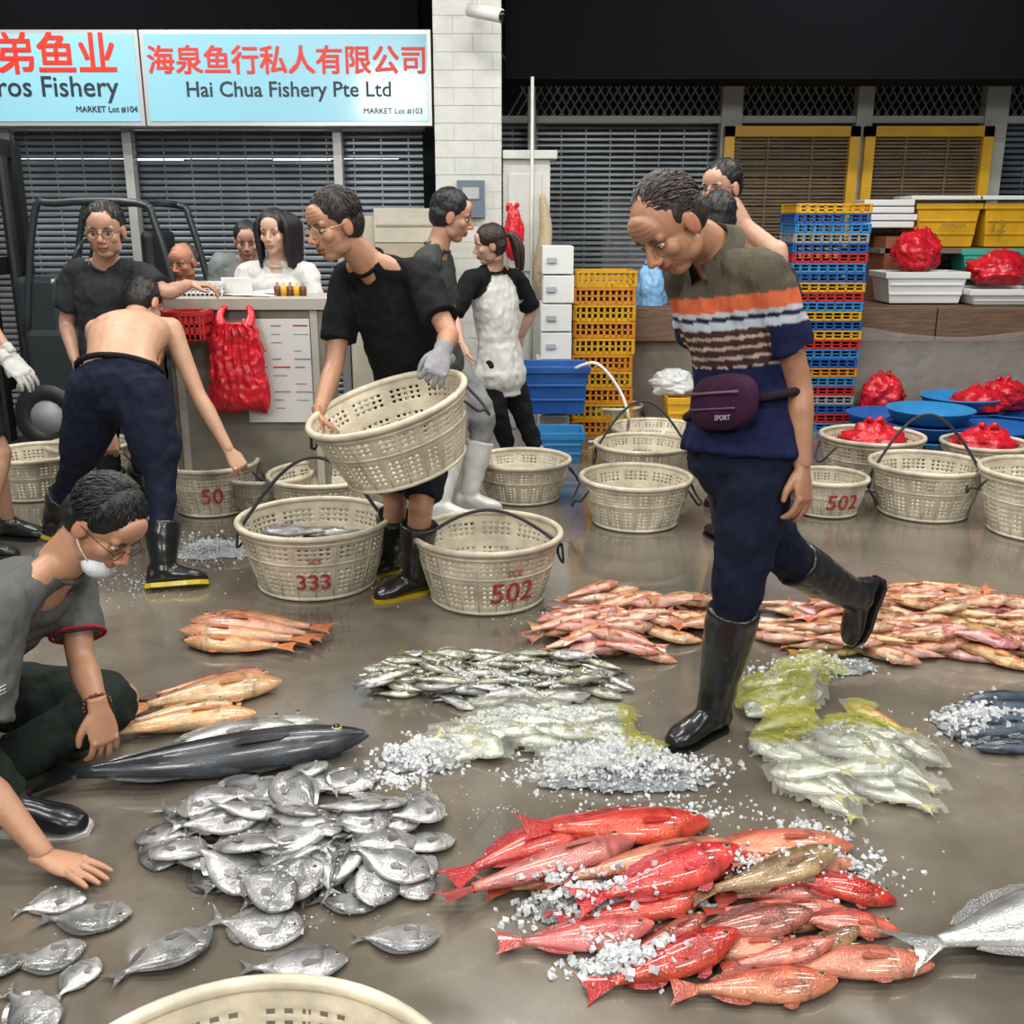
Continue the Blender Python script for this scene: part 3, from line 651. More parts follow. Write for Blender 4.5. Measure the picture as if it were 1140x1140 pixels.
# ================= PEOPLE
Mskin=mat('skin',attr=True,rough=.45,bump=.1,bs=150,dist=.002,var=.14,vs=14,sss=.12); Mcl=mat('cloth',attr=True,rough=.85,bump=.8,bs=8,dist=.035,st=(1.6,1.6,.7),spec=.2)
Mboot=mat('boot_rubber',attr=True,rough=.28,coat=.2,var=.2,vs=12); Mhair=mat('hair',attr=True,rough=.5,bump=.6,bs=60,st=(1,1,.3),dist=.01)
Meye=mat('eye',attr=True,rough=.1)
hd=B()
for c,r in(((0,-.012,.028),(.076,.096,.089)),((0,.022,-.03),(.063,.066,.086)),((0,.05,-.093),(.033,.03,.024)),((.036,.015,-.068),(.024,.04,.032)),((-.036,.015,-.068),(.024,.04,.032)),
  ((.04,.056,-.024),(.024,.024,.024)),((-.04,.056,-.024),(.024,.024,.024)),((0,.082,-.058),(.025,.017,.0085)),((0,.08,-.071),(.02,.016,.009)),((.013,.098,-.034),(.0095,.011,.008)),((-.013,.098,-.034),(.0095,.011,.008)),
  ((.077,-.008,-.012),(.009,.021,.034)),((-.077,-.008,-.012),(.009,.021,.034)),((0,.06,.045),(.055,.03,.045)),((0,.07,-.045),(.03,.022,.02))): hd.add(ell(c,r,20,14))
hd.add(capsule((-.042,.068,.022),(.042,.068,.022),.013,.013)); hd.add(capsule((0,.084,.012),(0,.108,-.026),.008,.0125))
HEAD=remesh(hd,.0038,2)
def headgeo(wd,jaw,nose,old):
    vs=[]
    for p in HEAD[0]:
        q=p.copy(); q.x*=wd
        if q.z<-.03: q.x*=1+jaw*min(1,(-.03-q.z)/.05)
        if q.y>.088 and abs(q.x)<.024 and -.045<q.z<.015: q.y=.088+(q.y-.088)*nose
        if old:
            if q.y>.05 and q.z>.035 and abs(q.x)<.05: q.y+=.0008*math.sin((q.z)*480)
            d=abs(abs(q.x)-(.02+(-.03-q.z)*.45))
            if q.y>.06 and -.075<q.z<-.03 and d<.005: q.y-=.0025*(1-d/.005)
            if q.y>.06 and -.03<q.z<-.01 and .015<abs(q.x)<.045: q.y+=.0015
        vs.append(q)
    return vs,HEAD[1]
def headcol(sk,grey=0):
    sk=V(sk); out=[]
    for p in HEAD[0]:
        c=sk.copy()
        if p.y>.078 and abs(p.x)<.024 and -.079<p.z<-.052: c=V((sk.x*.85,sk.y*.55,sk.z*.55))
        if abs(p.z+.0645)<.003 and p.y>.08 and abs(p.x)<.024: c=c*.45
        if abs(p.x)>.078 or (p.y>.1): c=V((c.x*1.03,c.y*.86,c.z*.84))
        if p.z<-.045 and p.y>.03: c=c*.93
        if p.y>.06 and .01<abs(p.x)<.048 and abs(p.z+.0)<.014: c=c*.8
        out.append(tuple(c))
    return out
HC_={}
def handgeo(kind):
    if kind in HC_: return HC_[kind]
    cur={'rel':(.35,.4,.3),'grip':(.9,1.05,.7),'flat':(.08,.1,.08),'point':(.5,.6,.4)}[kind]
    b=B()
    rr=[(-.035,.026,.021,0),(0,.029,.019,0),(.03,.039,.018,0),(.06,.043,.0165,0),(.088,.041,.0135,0),(.097,.03,.008,0)]
    b.add(loft([ring(V((x,0,0)),V((0,a,0)),V((0,0,c)),16) for x,a,c,_ in rr]))
    for y,l,s in((.031,.072,.12),(.0105,.081,.03),(-.0105,.075,-.05),(-.030,.059,-.15)):
        p=V((.085,y,.0)); a=.05; P=[p-V((.02,0,0)),p]
        for k,f in enumerate((.45,.3,.25)):
            a+=cur[k]*(1+.25*math.sin(y*90)); p=p+V((math.cos(a)*math.cos(s),math.sin(s),-math.sin(a)))*l*f; P.append(p)
        b.add(tube(P,[.0095,.0098,.009,.0083,.0062],10,3)); b.add(ell(P[-1],(.0064,)*3,10,8)); b.add(ell((.086,y,.008),(.008,.007,.006),10,8))
    g=.5 if kind=='grip' else 0
    P=[V((.012,.018,-.004)),V((.035,.04,-.012-g*.01)),V((.062,.055-g*.02,-.022-g*.035)),V((.086,.058-g*.045,-.03-g*.06))]
    b.add(tube(P,[.015,.0125,.0105,.0075],10,3)); b.add(ell(P[-1],(.0076,)*3,10,8))
    HC_[kind]=remesh(b,.0032,1); return HC_[kind]
def hand(b,w,d,n,sd,kind,k,col,m=0):
    d=V(d).normalized(); n=V(n); n=(n-d*n.dot(d)).normalized(); y=n.cross(d)*sd
    A=M((d,y,n)).transposed()*k; vs,fs=handgeo(kind); b.add(([V(w)+A@v for v in vs],fs),m,col)
TP=[(-.2,.085,.075),(-.12,.15,.105),(0,.168,.118),(.15,.158,.108),(.35,.14,.1),(.55,.15,.11),(.75,.168,.115),(.9,.165,.098),(1.0,.125,.075),(1.08,.07,.058)]
def pose(x,y,f,h=1.7,lean=(0,0)):
    f=V((f[0],f[1],0)).normalized(); l=V((-f.y,f.x,0)); o=V((x,y,0)); Z=V((0,0,1)); ln=V((*lean,0))
    def pr(a,z,ff=0,k=0): return [o+l*a*h+Z*z*h+f*ff*h+ln*k,o-l*a*h+Z*z*h+f*ff*h+ln*k]
    return dict(f=f,fwd=f,up=Z,head=o+Z*.93*h+f*.015*h+ln,neck=o+Z*.85*h+ln*.9,sh=pr(.103,.805,0,.8),el=pr(.13,.62,-.01,.5),wr=pr(.13,.475,.03,.3),hip=pr(.052,.51),kn=pr(.055,.275,.01),an=pr(.055,.055,-.02),toe=[f,f],k=h/1.7,bow=V((0,0,0)),
        hdir=[None,None],hn=[l,-l],hk=['rel','rel'])
def human(name,P,skin=(.5,.27,.165),shirt=None,pants=None,boots=None,hair=('short',(.012,.01,.01)),glasses=None,vox=.01,hs=1.03,gl=(None,None),locks=0,extra=None,pr_=1.,shoes=None,fat=1.,face=(1,0,1,0),collar=False):
    e=empty(name); k=P['k']; sh,el,wr,hip,kn,an=[[V(q) for q in P[a]] for a in('sh','el','wr','hip','kn','an')]
    pel=(hip[0]+hip[1])/2; C=(sh[0]+sh[1])/2; bow=V(P['bow']); midp=(pel+C)/2+bow
    def spine(t):
        if t<0: return pel+(midp-pel)*2*t
        if t>1: return C+(C-midp)*2*(t-1)
        return pel*(1-t)**2+midp*2*t*(1-t)+C*t*t
    la=(hip[0]-hip[1]).normalized(); lb=(sh[0]-sh[1]).normalized()
    def trings(t0,t1,ad,flare=0):
        ts=[t0]+[t for t,_,_ in TP if t0<t<t1]+[t1]; out=[]
        for t in ts:
            w=np.interp(t,[q[0] for q in TP],[q[1] for q in TP]); d=np.interp(t,[q[0] for q in TP],[q[2] for q in TP])
            ax=(spine(t+.05)-spine(t-.05)).normalized(); a=la.lerp(lb,max(0,min(1,t))); a=(a-ax*a.dot(ax)).normalized(); bb=ax.cross(a)
            fl=flare*max(0,.4-t)
            out.append(ring(spine(t),a*(w*k*fat+ad+fl),bb*(d*k*fat+ad+fl),20))
        return loft(out)
    ax1=(C-midp).normalized(); hdp=V(P['head']); nk=V(P['neck'])
    fw=V(P['fwd']).normalized(); up=V(P['up']); rt=fw.cross(up).normalized(); up=rt.cross(fw)
    nb=hdp-up*.06*k-fw*.02*k
    b=B()
    b.add(trings(-.2,1.08,-.012 if shirt else 0))
    b.add(tube([C-ax1*.02,nk,nb],[.07*k,.059*k,.056*k],14))
    for i in(0,1):
        s_=sh[i];q=C.lerp(s_,.45)
        b.add(capsule(nk.lerp(C,.25),s_+ax1*.0,.046*k,.046*k))
        b.add(tube([q,s_,s_.lerp(el[i],.25),s_.lerp(el[i],.6),el[i],el[i].lerp(wr[i],.3),el[i].lerp(wr[i],.7),wr[i]],[r*k for r in(.055,.053,.05,.044,.038,.041,.032,.026)],14,3)); b.add(ell(s_,(.056*k,)*3))
        lr=1 if not pants else .93
        b.add(tube([hip[i]+V((0,0,.04)),hip[i].lerp(kn[i],.3),hip[i].lerp(kn[i],.7),kn[i],kn[i].lerp(an[i],.3),kn[i].lerp(an[i],.75),an[i]],[r*k*lr for r in(.082,.083,.066,.054,.056,.04,.035)],14,3)); b.add(ell(kn[i],(.054*k,)*3))
        t=V(P['toe'][i]).normalized(); sd=(kn[i]-an[i]).normalized(); dn=-sd; dn=(dn-t*dn.dot(t)).normalized()
        b.add(capsule(an[i]-t*.03+dn*.03,an[i]+t*.12+dn*.045,.03,.022))
    g=remesh(b,vox,4); body=B(); body.add(g,0,skin)
    for i in(0,1):
        d=P['hdir'][i] or (wr[i]-el[i]); sd=-1 if i==0 else 1
        m=0;col=skin
        if gl[i]: m=1;col=gl[i]; body.add(tube([wr[i].lerp(el[i],.22),wr[i]],[.036,.033],12),1,col)
        hand(body,wr[i],d,P['hn'][i],sd,P['hk'][i],k*(1.12 if gl[i] else 1.0),col,m)
    Tm=M.Translation(hdp)@(M((rt,fw,up)).transposed()*(hs*k)).to_4x4()
    body.add(headgeo(*face),0,headcol(skin),T=Tm); body.obj('body',[Mskin,Mcl],e)
    b=B(); hc=hair[1]; wd=face[0]
    for s in(-wd,wd):
        b.add(ell((s*.031,.0735,.0005),(.0135,.0085,.0062),12,8),0,(.62,.57,.5),T=Tm); b.add(ell((s*.031,.0805,-.0005),(.006,.003,.0055),10,6),0,(.015,.01,.008),T=Tm)
        b.add(tube([(s*.017,.082,.002),(s*.031,.0845,.0078),(s*.045,.077,.003)],[.001,.002,.001],6,3),0,tuple(v*.35 for v in skin),T=Tm)
        b.add(tube([(s*.016,.0862,.022),(s*.032,.0862,.0265),(s*.048,.0755,.022)],[.002,.003,.0012],6,3),0,tuple(v*1.5+.01 for v in hc),T=Tm)
    b.obj('eyes_and_brows',[Meye],e)
    b=B(); st=hair[0]
    if st!='bald':
        hb_=B(); nf=lambda d:1+.035*nz(d,4,hdp.x)+.03*nz(d,9,hdp.y)
        if st=='thin': hb_.add(ell((0,-.045,.028),(.084,.074,.082),28,20,nf)); hb_.add(ell((0,-.02,-.0),(.083,.062,.05),24,16,nf))
        elif st=='recede':
            hb_.add(ell((0,-.030,.037),(.0835,.09,.085),32,24,nf)); hb_.add(ell((0,-.045,-.005),(.08,.068,.075),28,20,nf))
            for s in(-1,1): hb_.add(ell((s*.066,-.004,.024),(.014,.03,.036),16,10))
        else:
            hb_.add(ell((0,-.022,.042),(.085,.093,.087),32,24,nf)); hb_.add(ell((0,-.045,-.005),(.08,.068,.075),28,20,nf))
            for s in(-1,1): hb_.add(ell((s*.065,-.002,.03),(.016,.03,.034),16,10))
        if st in('long','pony'):
            hb_.add(ell((0,-.015,.045),(.088,.095,.085),28,20,nf))
        g=remesh(hb_,.006,1,lambda p:.0025*nz(p,55)); b.add(g,0,hc,T=Tm)
        if st=='long':
            for s in(-1,1):
                for i in range(7): 
                    x=s*(.066+.005*i); y=.03-.02*i; b.add(tube([(s*.05,y*.6-.01,.1),(x+s*.018,y,.04),(x+s*.02,y,-.06),(x+s*.016,y+.012,-.19-.01*i)],[.012,.02,.02,.006],8,4),0,hc,T=Tm)
            for i in range(7): b.add(tube([(-.06+.02*i,-.09,.05),(-.07+.023*i,-.11,-.05),(-.07+.023*i,-.1,-.2)],[.02,.024,.01],8,4),0,hc,T=Tm)
        if st=='pony':
            for i in range(9):
                o=V((U(-.02,.02),U(-.02,.02),0)); b.add(tube([V((0,-.095,.03)),V((0,-.15,.03))+o*.7,V((0,-.18,-.06))+o*1.6,V((0,-.165,-.2))+o*1.4],[.012,.02,.018,.003],8,4),0,hc,T=Tm)
        for i in range(locks):
            ph=U(0,6.283); th_=U(.05,1.85)
            d=V((math.sin(th_)*math.cos(ph),math.sin(th_)*math.sin(ph),math.cos(th_))); c0,rr_={'thin':(V((0,-.035,.026)),V((.084,.084,.083))),'recede':(V((0,-.030,.037)),V((.0835,.09,.085)))}.get(st,(V((0,-.022,.04)),V((.085,.093,.087))))
            p=c0+V((d.x*rr_.x,d.y*rr_.y,d.z*rr_.z))
            if p.y>.0 and p.z<.075: continue
            if p.y>-.03 and p.z<.02: continue
            if st=='thin' and p.y>-.03 and random.random()<.5: continue
            tg=V((d.x*.5+U(-.25,.25),(.55 if p.y>-.01 else -.25) if st!='recede' else -.8,-.5+U(-.2,.2))); tg=(tg-d*tg.dot(d)).normalized()
            L_=U(.02,.036); g_=U(.7,2.); w_=.05 if st=='recede' and random.random()<.12 else 0; cc=tuple(v*g_+w_ for v in hc)
            b.add(tube([p-d*.003,p+tg*L_*.5+d*.0022,p+tg*L_-d*.002],[.002,.0022,.0006],4,2),0,cc,T=Tm)
        b.obj('hair',[Mhair],e)
    if glasses:
        b=B()
        for s in(-1,1):
            b.add(tube([(s*.033+.024*math.cos(a),.1-.006*abs(math.cos(a)*.5+.5*s*math.cos(a)),-.002+.017*math.sin(a)) for a in [2*math.pi*i/14 for i in range(14)]],.0012,6,2,True),0,T=Tm)
            b.add(tube([(s*.057,.095,.003),(s*.078,.05,.004),(s*.083,-.01,.0)],.0012,6,2),0,T=Tm)
        b.add(tube([(-.009,.1,.0),(0,.103,.004),(.009,.1,0)],.0012,6,2),0,T=Tm); b.obj('glasses',[mat('glasses_'+glasses[0],glasses[1],.3,.6)],e)
    if shirt:
        col,frac,hem=shirt; b=B(); b.add(trings(hem,1.03,.016,.05))
        for i in(0,1):
            s_=sh[i]; q=C.lerp(s_,.5); 
            b.add(capsule(nk.lerp(C,.38),s_,.052*k,.06*k))
            if frac<=1: T_=[q,s_,s_.lerp(el[i],frac*.5),s_.lerp(el[i],frac)]; rr_=[.07,.07,.071,.075]
            else: T_=[q,s_,s_.lerp(el[i],.6),el[i],el[i].lerp(wr[i],(frac-1)*.5),el[i].lerp(wr[i],frac-1)]; rr_=[.07,.068,.062,.055,.052,.042]
            b.add(tube(T_,[r*k for r in rr_],16,3)); b.add(ell(s_,(.069*k,)*3))
        g=remesh(b,vox*.9,5,lambda p:.010*nz((p.x*1.3,p.y*1.3,p.z*.8),11)+.006*nz(p,26)); S=B()
        axv=C-pel; f2=(lambda p:col((p-pel).dot(axv)/axv.length_squared,abs((p-C).dot(lb)),p)) if callable(col) else col
        S.add(g,0,f2)
        nx=(nb-C).normalized(); cr=nk.lerp(C,.38); aa=(lb-nx*lb.dot(nx)).normalized(); bb_=nx.cross(aa)
        if collar:
            cr=nk.lerp(C,.2); fz=fw-nx*fw.dot(nx); fz.normalize(); lz=nx.cross(fz)
            R1=[];R2=[];R3=[]
            for i in range(25):
                a=.35+(2*math.pi-.7)*i/24; d=fz*math.cos(a)+lz*math.sin(a); R1.append(cr+d*.068*k+nx*.0); R2.append(cr+d*.072*k+nx*.028*k); R3.append(cr+d*(.1+.012*(i in(0,1,23,24)))*k-nx*(.02+.02*(i in(0,1,23,24)))*k)
            vs=R1+R2+R3; fs=[]
            for r in(0,1):
                for i in range(24): fs.append((r*25+i,r*25+i+1,(r+1)*25+i+1,(r+1)*25+i))
            S.add((vs,fs),0,collar)
        else: S.add(tube([V(q) for q in ring(cr,aa*.07*k,bb_*.067*k,14)],.008,8,2,True),0,f2(cr) if callable(f2) else tuple(v*.8 for v in col))
        so=S.obj('shirt',[Mcl],e); P['shirt_geo']=(S.v,S.f)
    if pants:
        col,ln=pants; b=B(); b.add(trings(-.2,.16,.02)); b.add(ell(spine(-.12),(.12*k,.11*k,.11*k)))
        for i in(0,1):
            T_=[hip[i]+V((0,0,.03)),hip[i].lerp(kn[i],.4),hip[i].lerp(kn[i],.85)]; rr_=[.1,.098,.082]
            if ln>1:
                T_+=[kn[i].lerp(an[i],.12),kn[i].lerp(an[i],.6*(ln-1)),kn[i].lerp(an[i],ln-1)]; rr_+=[.074,.066,.058] if not boots else [.072/pr_,.056/pr_,.048/pr_]
            b.add(tube(T_,[r*k*pr_ for r in rr_],16,3))
        g=remesh(b,vox,5,lambda p:.010*nz((p.x,p.y,p.z*1.5),10,3)+.006*nz(p,24)); B().add(g,0,col).obj('trousers',[Mcl],e)
    if boots or shoes:
        col,sole,top=boots or shoes; b=B(); sb=B()
        for i in(0,1):
            a=an[i]; kk=kn[i]; t=V(P['toe'][i]).normalized(); sd=(kk-a).normalized(); 
            dn=-sd; dn=(dn-t*dn.dot(t)).normalized(); lt=t.cross(dn)
            if top>0: b.add(tube([a,a.lerp(kk,top*.35),a.lerp(kk,top*.7),a.lerp(kk,top)],[.054,.064,.077,.083],16,3))
            R_=[]; 
            for x,w,hu in((-.075,.02,.02),(-.065,.034,.045),(-.02,.04,.062),(.04,.042,.05),(.1,.047,.036),(.15,.043,.028),(.18,.028,.02),(.19,.012,.01)):
                R_.append(ring(a+t*x+dn*(.085-hu),lt*w,dn*hu,14))
            b.add(loft(R_)); b.add(ell(a+dn*.02,(.052,.052,.052)))
            R_=[]
            for s in(.078,.098): R_.append([a+t*x+lt*w+dn*s for x,w in((-.08,-.02),(-.08,.02),(-.05,.04),(.03,.041),(.1,.05),(.155,.044),(.19,.02),(.19,-.02),(.155,-.044),(.1,-.05),(.03,-.041),(-.05,-.04))])
            sb.add(loft(R_),0,sole)
        g=remesh(b,.008,3,lambda p:.0025*nz(p,25)); B().add(g,0,col).obj('boots' if top>0 else 'shoes',[Mboot],e); sb.obj('soles',[Mboot],e,smooth=False)
    if extra: extra(e,Tm,spine,la,lb,P)
    return e
def pj(P,Y,**kw):
    for k,v in kw.items():
        if k in('head','neck'): P[k]=at(v[0],v[1],v[2] if len(v)>2 else Y)
        elif k in('sh','el','wr','hip','kn'): P[k]=[at(q[0],q[1],q[2] if len(q)>2 else Y) for q in v]
        elif k=='an': P[k]=[gr(q[0],q[1],q[2] if len(q)>2 else .098) for q in v]
        else: P[k]=v
    return P
NV=(.006,.009,.024)
def polo(s,l,p):
    if l>.2 and s<.71: return (.007,.01,.045)
    if s>.89: return (.085,.075,.052)
    if s>.805: return (.56,.12,.05)
    if s>.78: return (.45,.46,.5)
    if s>.755: return (.012,.016,.04)
    if s>.71: return (.42,.46,.52)
    if s>.50: return (.4,.32,.26) if int(s*55)%3==0 else (.05,.022,.018)
    return (.007,.01,.045)
P=pj(pose(0,2.9,(-1,-.3)),2.9,head=(744,250,2.88),neck=(788,272,2.96),sh=[(854,308,2.86),(762,302,3.12)],el=[(889,428,2.88),(790,410,3.28)],wr=[(893,522,2.82),(800,480,3.22)],hip=[(848,500,2.9),(802,500,3.04)],
  kn=[(822,652,2.86),(868,616,3.12)],an=[(795,788),(0,0)],fwd=V((-.6,-.42,-.8)),up=V((-.62,-.25,.72)),toe=[V((-.75,-.6,0)),V((-.3,.0,-1))],hn=[V((.6,-.6,0)),V((0,1,0))],bow=V((.05,.03,.02)))
P['an'][1]=at(952,664,3.34)
def pouch(e,Tm,spine,la,lb,P):
    b=B(); c=spine(.24); f=la.cross(V((0,0,1))); 
    if f.dot(V((-1,-1,0)))<0: f=-f
    f.normalize(); R=M((la,f,V((0,0,1)))).transposed()
    P_=[c+la*(.185*math.cos(a))+f*(.14*math.sin(a))+V((0,0,.03*math.cos(a))) for a in [2*math.pi*i/24 for i in range(24)]]
    b.add(tube(P_,.013,8,2,True),0,(.02,.012,.02)); pc=c+f*.15+la*.075+V((0,0,.02))
    b.add(ell(pc,(.12,.045,.08),28,18,lambda d:(abs(d.x)**3+abs(d.y)**3+abs(d.z)**3)**(-.28),R),0,(.035,.01,.032))
    b.add(tube([pc+R@V((x,.047,.03)) for x in(-.1,0,.1)],.004,6,2),0,(.15,.1,.13)); b.add(tube([pc+R@V((x,.045,-.015)) for x in(-.09,0,.09)],.003,6,2),0,(.15,.07,.13))
    vs,fs,w,h=textgeo('SPORT',.01); kk=.06/w; b.add(([pc+R@V((v.x*kk+.05,.05,v.y*kk-.04)) for v in vs],fs),0,(.5,.45,.5))
    b.obj('waist_pouch',[Mcl],e)
human('man',P,(.4,.2,.115),(polo,.66,-.02),(NV,1.5),((.009,.009,.01),(.008,.008,.008),.82),('recede',(.022,.013,.01)),vox=.008,locks=1300,extra=pouch,hs=1.05,pr_=1.05,face=(1.03,.04,1.08,1),collar=(.075,.066,.046))
P=pj(pose(0,4.25,(-1,-.7)),4.25,head=(372,250,4.08),neck=(400,282,4.14),sh=[(467,308,4.16),(386,310,4.3)],el=[(500,372,3.98),(373,404,4.18)],wr=[(492,392,3.76),(354,462,3.98)],hip=[(480,482,4.32),(438,480,4.4)],
  kn=[(468,568,4.12),(440,562,4.3)],an=[(462,640),(436,618)],fwd=V((-.72,-.6,-.3)),up=V((-.2,-.1,.95)),toe=[V((-.85,-.5,0)),V((-.7,-.6,0))],hn=[V((.3,-.6,.5)),V((-1,-.2,.1))],hdir=[V((-.2,-.6,-.6)),V((.2,-.3,-.9))],hk=['grip','grip'],bow=V((.06,.04,0)))
human('man',P,(.44,.23,.14),((.006,.006,.007),.74,-.05),((.01,.011,.016),.9),((.008,.008,.009),(.5,.36,.02),.8),('short',(.012,.01,.009)),('gold',(.6,.45,.25)),vox=.009,locks=900,gl=((.28,.28,.29),None),hs=1.08,face=(.97,.0,1.05,1))
P=pj(pose(0,4.6,(.2,1)),4.6,head=(160,338,5.17),neck=(152,352,5.08),sh=[(108,368,4.95),(190,366,4.98)],el=[(118,430,5.12),(220,438,4.92)],wr=[(122,482,5.05),(256,503,4.86)],hip=[(112,430,4.62),(154,430,4.6)],
  kn=[(88,508,4.74),(178,518,4.5)],an=[(60,577),(182,630)],fwd=V((.3,.6,-.7)),up=V((.1,.6,.7)),toe=[V((-.3,.9,0)),V((.85,.2,0))],hn=[V((0,-.3,1)),V((.3,-.6,.6))],hk=['grip','grip'],hdir=[None,V((.4,-.1,-.6))],bow=V((0,-.05,.1)))
def belt(e,Tm,spine,la,lb,P):
    b=B(); c=spine(.16); ax=(spine(.2)-spine(.1)).normalized(); bb=ax.cross(la).normalized()
    b.add(tube(ring(c,la*.195,bb*.145,24),.014,8,2,True),0,(.01,.01,.012)); b.obj('belt',[Mcl],e)
human('man',P,(.54,.31,.2),None,((.008,.011,.026),1.75),((.01,.01,.01),(.55,.42,.02),.42),('short',(.01,.01,.01)),locks=160,fat=1.12,extra=belt,pr_=1.3)
P=pj(pose(0,2.6,(1,0)),2.6,head=(116,583,2.62),neck=(80,612,2.62),sh=[(80,645,2.82),(4,672,2.44)],el=[(90,735,2.68),(-30,855,2.3)],wr=[(110,790,2.5),(52,955,2.2)],hip=[(-50,778,2.85),(-75,790,2.6)],
  kn=[(135,778,2.9),(-60,830,2.3)],an=[(-25,868),(12,896)],fwd=V((.62,-.25,-.7)),up=V((.75,-.1,.65)),toe=[V((1,-.1,0)),V((1,-.05,0))],hn=[V((.6,-.5,.3)),V((0,0,1))],hk=['rel','flat'],hdir=[V((.1,-.1,-.8)),V((.9,-.25,-.12))],bow=V((-.06,0,.1)))
def mask(e,Tm,spine,la,lb,P):
    b=B(); b.add(ell((0,.062,-.085),(.05,.042,.036),20,14),0,(.68,.72,.74),T=Tm)
    for s in(-1,1): b.add(tube([(s*.045,.055,-.075),(s*.07,.02,-.05),(s*.08,-.02,-.02)],.0016,6,3),0,(.7,.7,.7),T=Tm)
    b.obj('face_mask',[Mcl],e)
    b=B(); w=V(P['wr'][0]); d=(V(P['el'][0])-w).normalized(); a=d.orthogonal().normalized(); c=d.cross(a)
    for q in ring(w+d*.02,a*.034,c*.034,16): b.add(ell(q,(.007,.007,.007),8,6),0,(.08,.02,.01))
    b.obj('bracelet',[Mboot],e)
    b=B(); s0=V(P['sh'][0]); e0=V(P['el'][0]); d=(e0-s0).normalized(); a=d.orthogonal().normalized(); c=d.cross(a); p=s0.lerp(e0,.69)
    b.add(tube(ring(p,a*.074,c*.074,16),.005,6,2,True),0,(.35,.02,.03)); b.obj('sleeve_cuff',[Mcl],e)
    bv=BVHTree.FromPolygons([V(v) for v in P['shirt_geo'][0]],P['shirt_geo'][1]); vs,fs,w,h=textgeo('MASTE',.01); o=at(42,722,2.6); k=.085/w; out=[]
    for v in vs:
        q=V((o.x+v.x*k,1.5,o.z+v.y*k+v.x*k*.25)); r=bv.ray_cast(q,V((0,1,0)))
        out.append(V((q.x,(r[0].y if r[0] else 2.6)-.006,q.z)))
    b=B(); b.add((out,fs),0,(.5,.5,.5)); b.obj('shirt_lettering',[Mcl],e,smooth=False)
human('man',P,(.46,.24,.145),((.1,.103,.098),.7,-.1),((.013,.019,.015),1.9),None,('short',(.007,.007,.007)),('dark',(.02,.02,.02)),vox=.0085,locks=1500,shoes=((.01,.01,.012),(.6,.6,.6),0),extra=mask,hs=1.05,pr_=1.15,face=(.97,-.04,.95,0))
P=pj(pose(at(118,300,5.35).x,5.35,(.15,-1)),5.35,head=(117,256,5.2),neck=(117,288,5.28),sh=[(155,306,5.3),(84,304,5.35)],el=[(186,326,5.2),(74,360,5.35)],wr=[(212,316,5.35),(84,402,5.2)],fwd=V((.1,-1,-.2)),up=V((0,0,1)),hdir=[V((1,.2,-.1)),None],hn=[V((0,0,1)),V((-1,0,0))])
human('man',P,(.45,.26,.18),((.025,.027,.03),.75,-.1),((.02,.02,.025),1.9),((.01,.01,.01),(.01,.01,.01),.5),('short',(.01,.01,.01)),('dark',(.02,.02,.02)),locks=300,hs=1.07,face=(1.05,.08,.9,0))
P=pj(pose(at(205,300,6.5).x,6.5,(-.3,-1),1.5),6.5,head=(204,291,6.4),neck=(206,315,6.45),sh=[(232,330,6.45),(180,330,6.5)],fwd=V((-.4,-1,-.35)))
human('man',P,(.42,.19,.11),None,((.05,.05,.06),1.9),None,('thin',(.05,.05,.05)),vox=.012,shoes=((.02,.02,.02),(.02,.02,.02),0),locks=100,face=(1.06,.12,1.1,1))
P=pj(pose(at(275,300,6.9).x,6.9,(.4,-1),1.62),6.9,head=(275,268,6.8),neck=(275,290,6.85),fwd=V((.2,-1,-.3)))
human('man',P,(.47,.27,.19),((.2,.22,.22),.7,-.1),((.05,.05,.06),1.9),None,('short',(.01,.01,.01)),vox=.012,shoes=((.02,.02,.02),(.02,.02,.02),0),face=(1.0,.05,.85,0))
P=pj(pose(at(310,300,6.35).x,6.35,(-.05,-1),1.63),6.35,head=(305,258,6.2),neck=(308,286,6.28),sh=[(342,304,6.28),(276,304,6.28)],el=[(350,338,6.25),(268,338,6.25)],wr=[(325,342,6.14),(290,342,6.14)],fwd=V((-.15,-1,-.15)),hn=[V((0,0,1)),V((0,0,1))])
human('woman',P,(.62,.39,.29),((.66,.66,.64),.85,-.15),((.05,.05,.06),1.9),None,('long',(.008,.007,.008)),shoes=((.02,.02,.02),(.02,.02,.02),0),hs=1.08,face=(.93,-.08,.8,0))
P=pj(pose(at(490,300,5.5).x,5.5,(1,.2)),5.5,head=(503,240,5.5),neck=(490,266,5.5),sh=[(490,290,5.7),(474,292,5.32)],el=[(500,345,5.85),(460,345,5.35)],wr=[(500,385,5.8),(455,390,5.3)],hip=[(490,405,5.6),(480,405,5.45)],kn=[(538,468,5.6),(505,480,5.5)],an=[(522,550),(490,560)],fwd=V((1,.1,-.3)),toe=[V((1,-.1,0)),V((1,-.2,0))],bow=V((-.05,0,0)))
human('man',P,(.46,.25,.16),((.045,.052,.048),.75,-.1),((.24,.25,.25),1.5),((.66,.67,.64),(.55,.55,.5),.72),('short',(.01,.01,.01)),locks=300,hs=1.06,pr_=1.25,face=(.98,.0,.95,0))
def rag(s,l,p):
    lim=.215 if s<.75 else .19-.45*(s-.75)
    return (.58,.58,.56) if l<lim and s<1.04 else (.008,.008,.01)
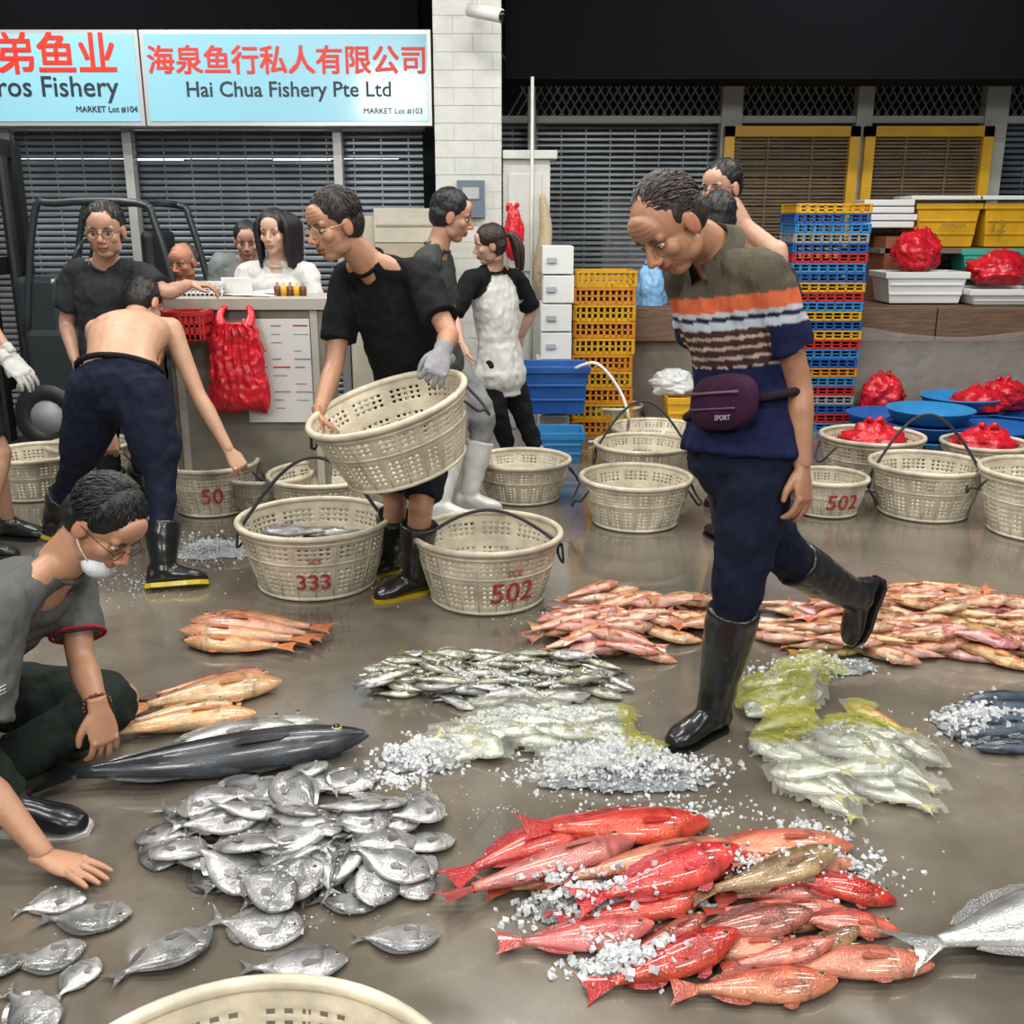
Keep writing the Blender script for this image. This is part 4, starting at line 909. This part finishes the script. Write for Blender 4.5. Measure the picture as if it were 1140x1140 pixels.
P=pj(pose(at(550,300,6.6).x,6.6,(-.75,.45),1.58),6.6,head=(545,272,6.5),neck=(550,292,6.56),sh=[(524,312,6.45),(574,310,6.7)],el=[(504,350,6.35),(592,345,6.8)],wr=[(514,385,6.2),(580,375,6.85)],hip=[(548,415,6.5),(566,415,6.62)],kn=[(553,462,6.5),(582,462,6.65)],an=[(566,498,.1),(597,500,.1)],fwd=V((-1,-.15,-.2)),toe=[V((.2,-1,0)),V((.3,-1,0))])
human('woman',P,(.55,.33,.24),(rag,.95,-.25),((.012,.012,.014),1.9),None,('pony',(.03,.015,.012)),vox=.01,shoes=((.66,.64,.64),(.6,.4,.4),0),hs=1.05,locks=100,face=(.93,-.08,.85,0))
P=pj(pose(at(838,300,5.6).x,5.6,(-1,-.5),1.76),5.6,head=(803,208,5.6),neck=(818,238,5.6),fwd=V((-.8,-.7,-.2)))
human('man',P,(.55,.32,.22),None,((.03,.03,.04),1.9),((.01,.01,.01),(.01,.01,.01),.6),('short',(.008,.008,.008)),('dark',(.02,.02,.02)),locks=200,hs=1.06,face=(1.03,.08,.9,0))
P=pose(at(838,300,5.0).x,5.0,(-.2,1),1.62); P['head']=at(797,243,5.05); P['neck']=at(808,275,5.03)
human('man',P,(.5,.3,.2),((.03,.03,.035),.7,-.1),((.03,.03,.04),1.9),((.01,.01,.01),(.01,.01,.01),.6),('short',(.012,.011,.011)),locks=100,hs=1.06)
P=pj(pose(at(-45,400,4.9).x,4.9,(1,-.1)),4.9,el=[(-20,355,5.0),(-30,370,4.75)],wr=[(12,395,4.95),(8,402,4.7)],kn=[(-10,505,4.95),(0,505,4.8)],an=[(10,580),(-20,600)],hn=[V((0,0,1)),V((.5,-.5,.6))])
human('man',P,(.48,.27,.17),((.05,.05,.06),.7,-.1),((.015,.018,.03),.95),None,('short',(.01,.01,.01)),gl=((.45,.45,.43),(.45,.45,.43)),shoes=((.02,.02,.02),(.02,.02,.02),0))
# ================= LIGHTS, WORLD, CAMERA
w=bpy.data.worlds.new('night'); bpy.context.scene.world=w; w.use_nodes=True; w.node_tree.nodes['Background'].inputs[0].default_value=(.5,.58,.7,1); w.node_tree.nodes['Background'].inputs[1].default_value=.22
def area(x,y,z,sx,sy,e,col=(1,.97,.92),tgt=None):
    l=bpy.data.lights.new('ceiling_lamp','AREA'); l.shape='RECTANGLE'; l.size=sx; l.size_y=sy; l.energy=e; l.color=col
    o=bpy.data.objects.new('ceiling_lamp',l); o.location=(x,y,z); bpy.context.collection.objects.link(o)
    if tgt: o.rotation_euler=(V(tgt)-V((x,y,z))).to_track_quat('-Z','Y').to_euler()
for x in(-3,0,3):
    for y,z in((.3,4.4),(3.3,4.4),(5.6,4.4)): area(x,y,z,1.4,.35,72)
for x in(-3.5,2.5): area(x,7.0,4.2,1.4,.3,45,tgt=(x,9,1.2))
area(-2,-2,3.6,1.2,.8,100,tgt=(0,4,.8)); area(2.5,-2,3.6,1.2,.8,90,tgt=(0,4,.8))
cam=bpy.data.cameras.new('camera'); cam.sensor_width=36; cam.lens=36.*F/1140; cam.clip_start=.05
co=bpy.data.objects.new('camera',cam); co.location=(0,0,CH); co.rotation_euler=(math.pi/2-PIT,0,0); bpy.context.collection.objects.link(co); bpy.context.scene.camera=co
bpy.context.scene.view_settings.view_transform='Standard'; bpy.context.scene.view_settings.look='None'; bpy.context.scene.view_settings.exposure=.12
print('OBJS',len(bpy.data.objects),'V',sum(len(m.vertices) for m in bpy.data.meshes))
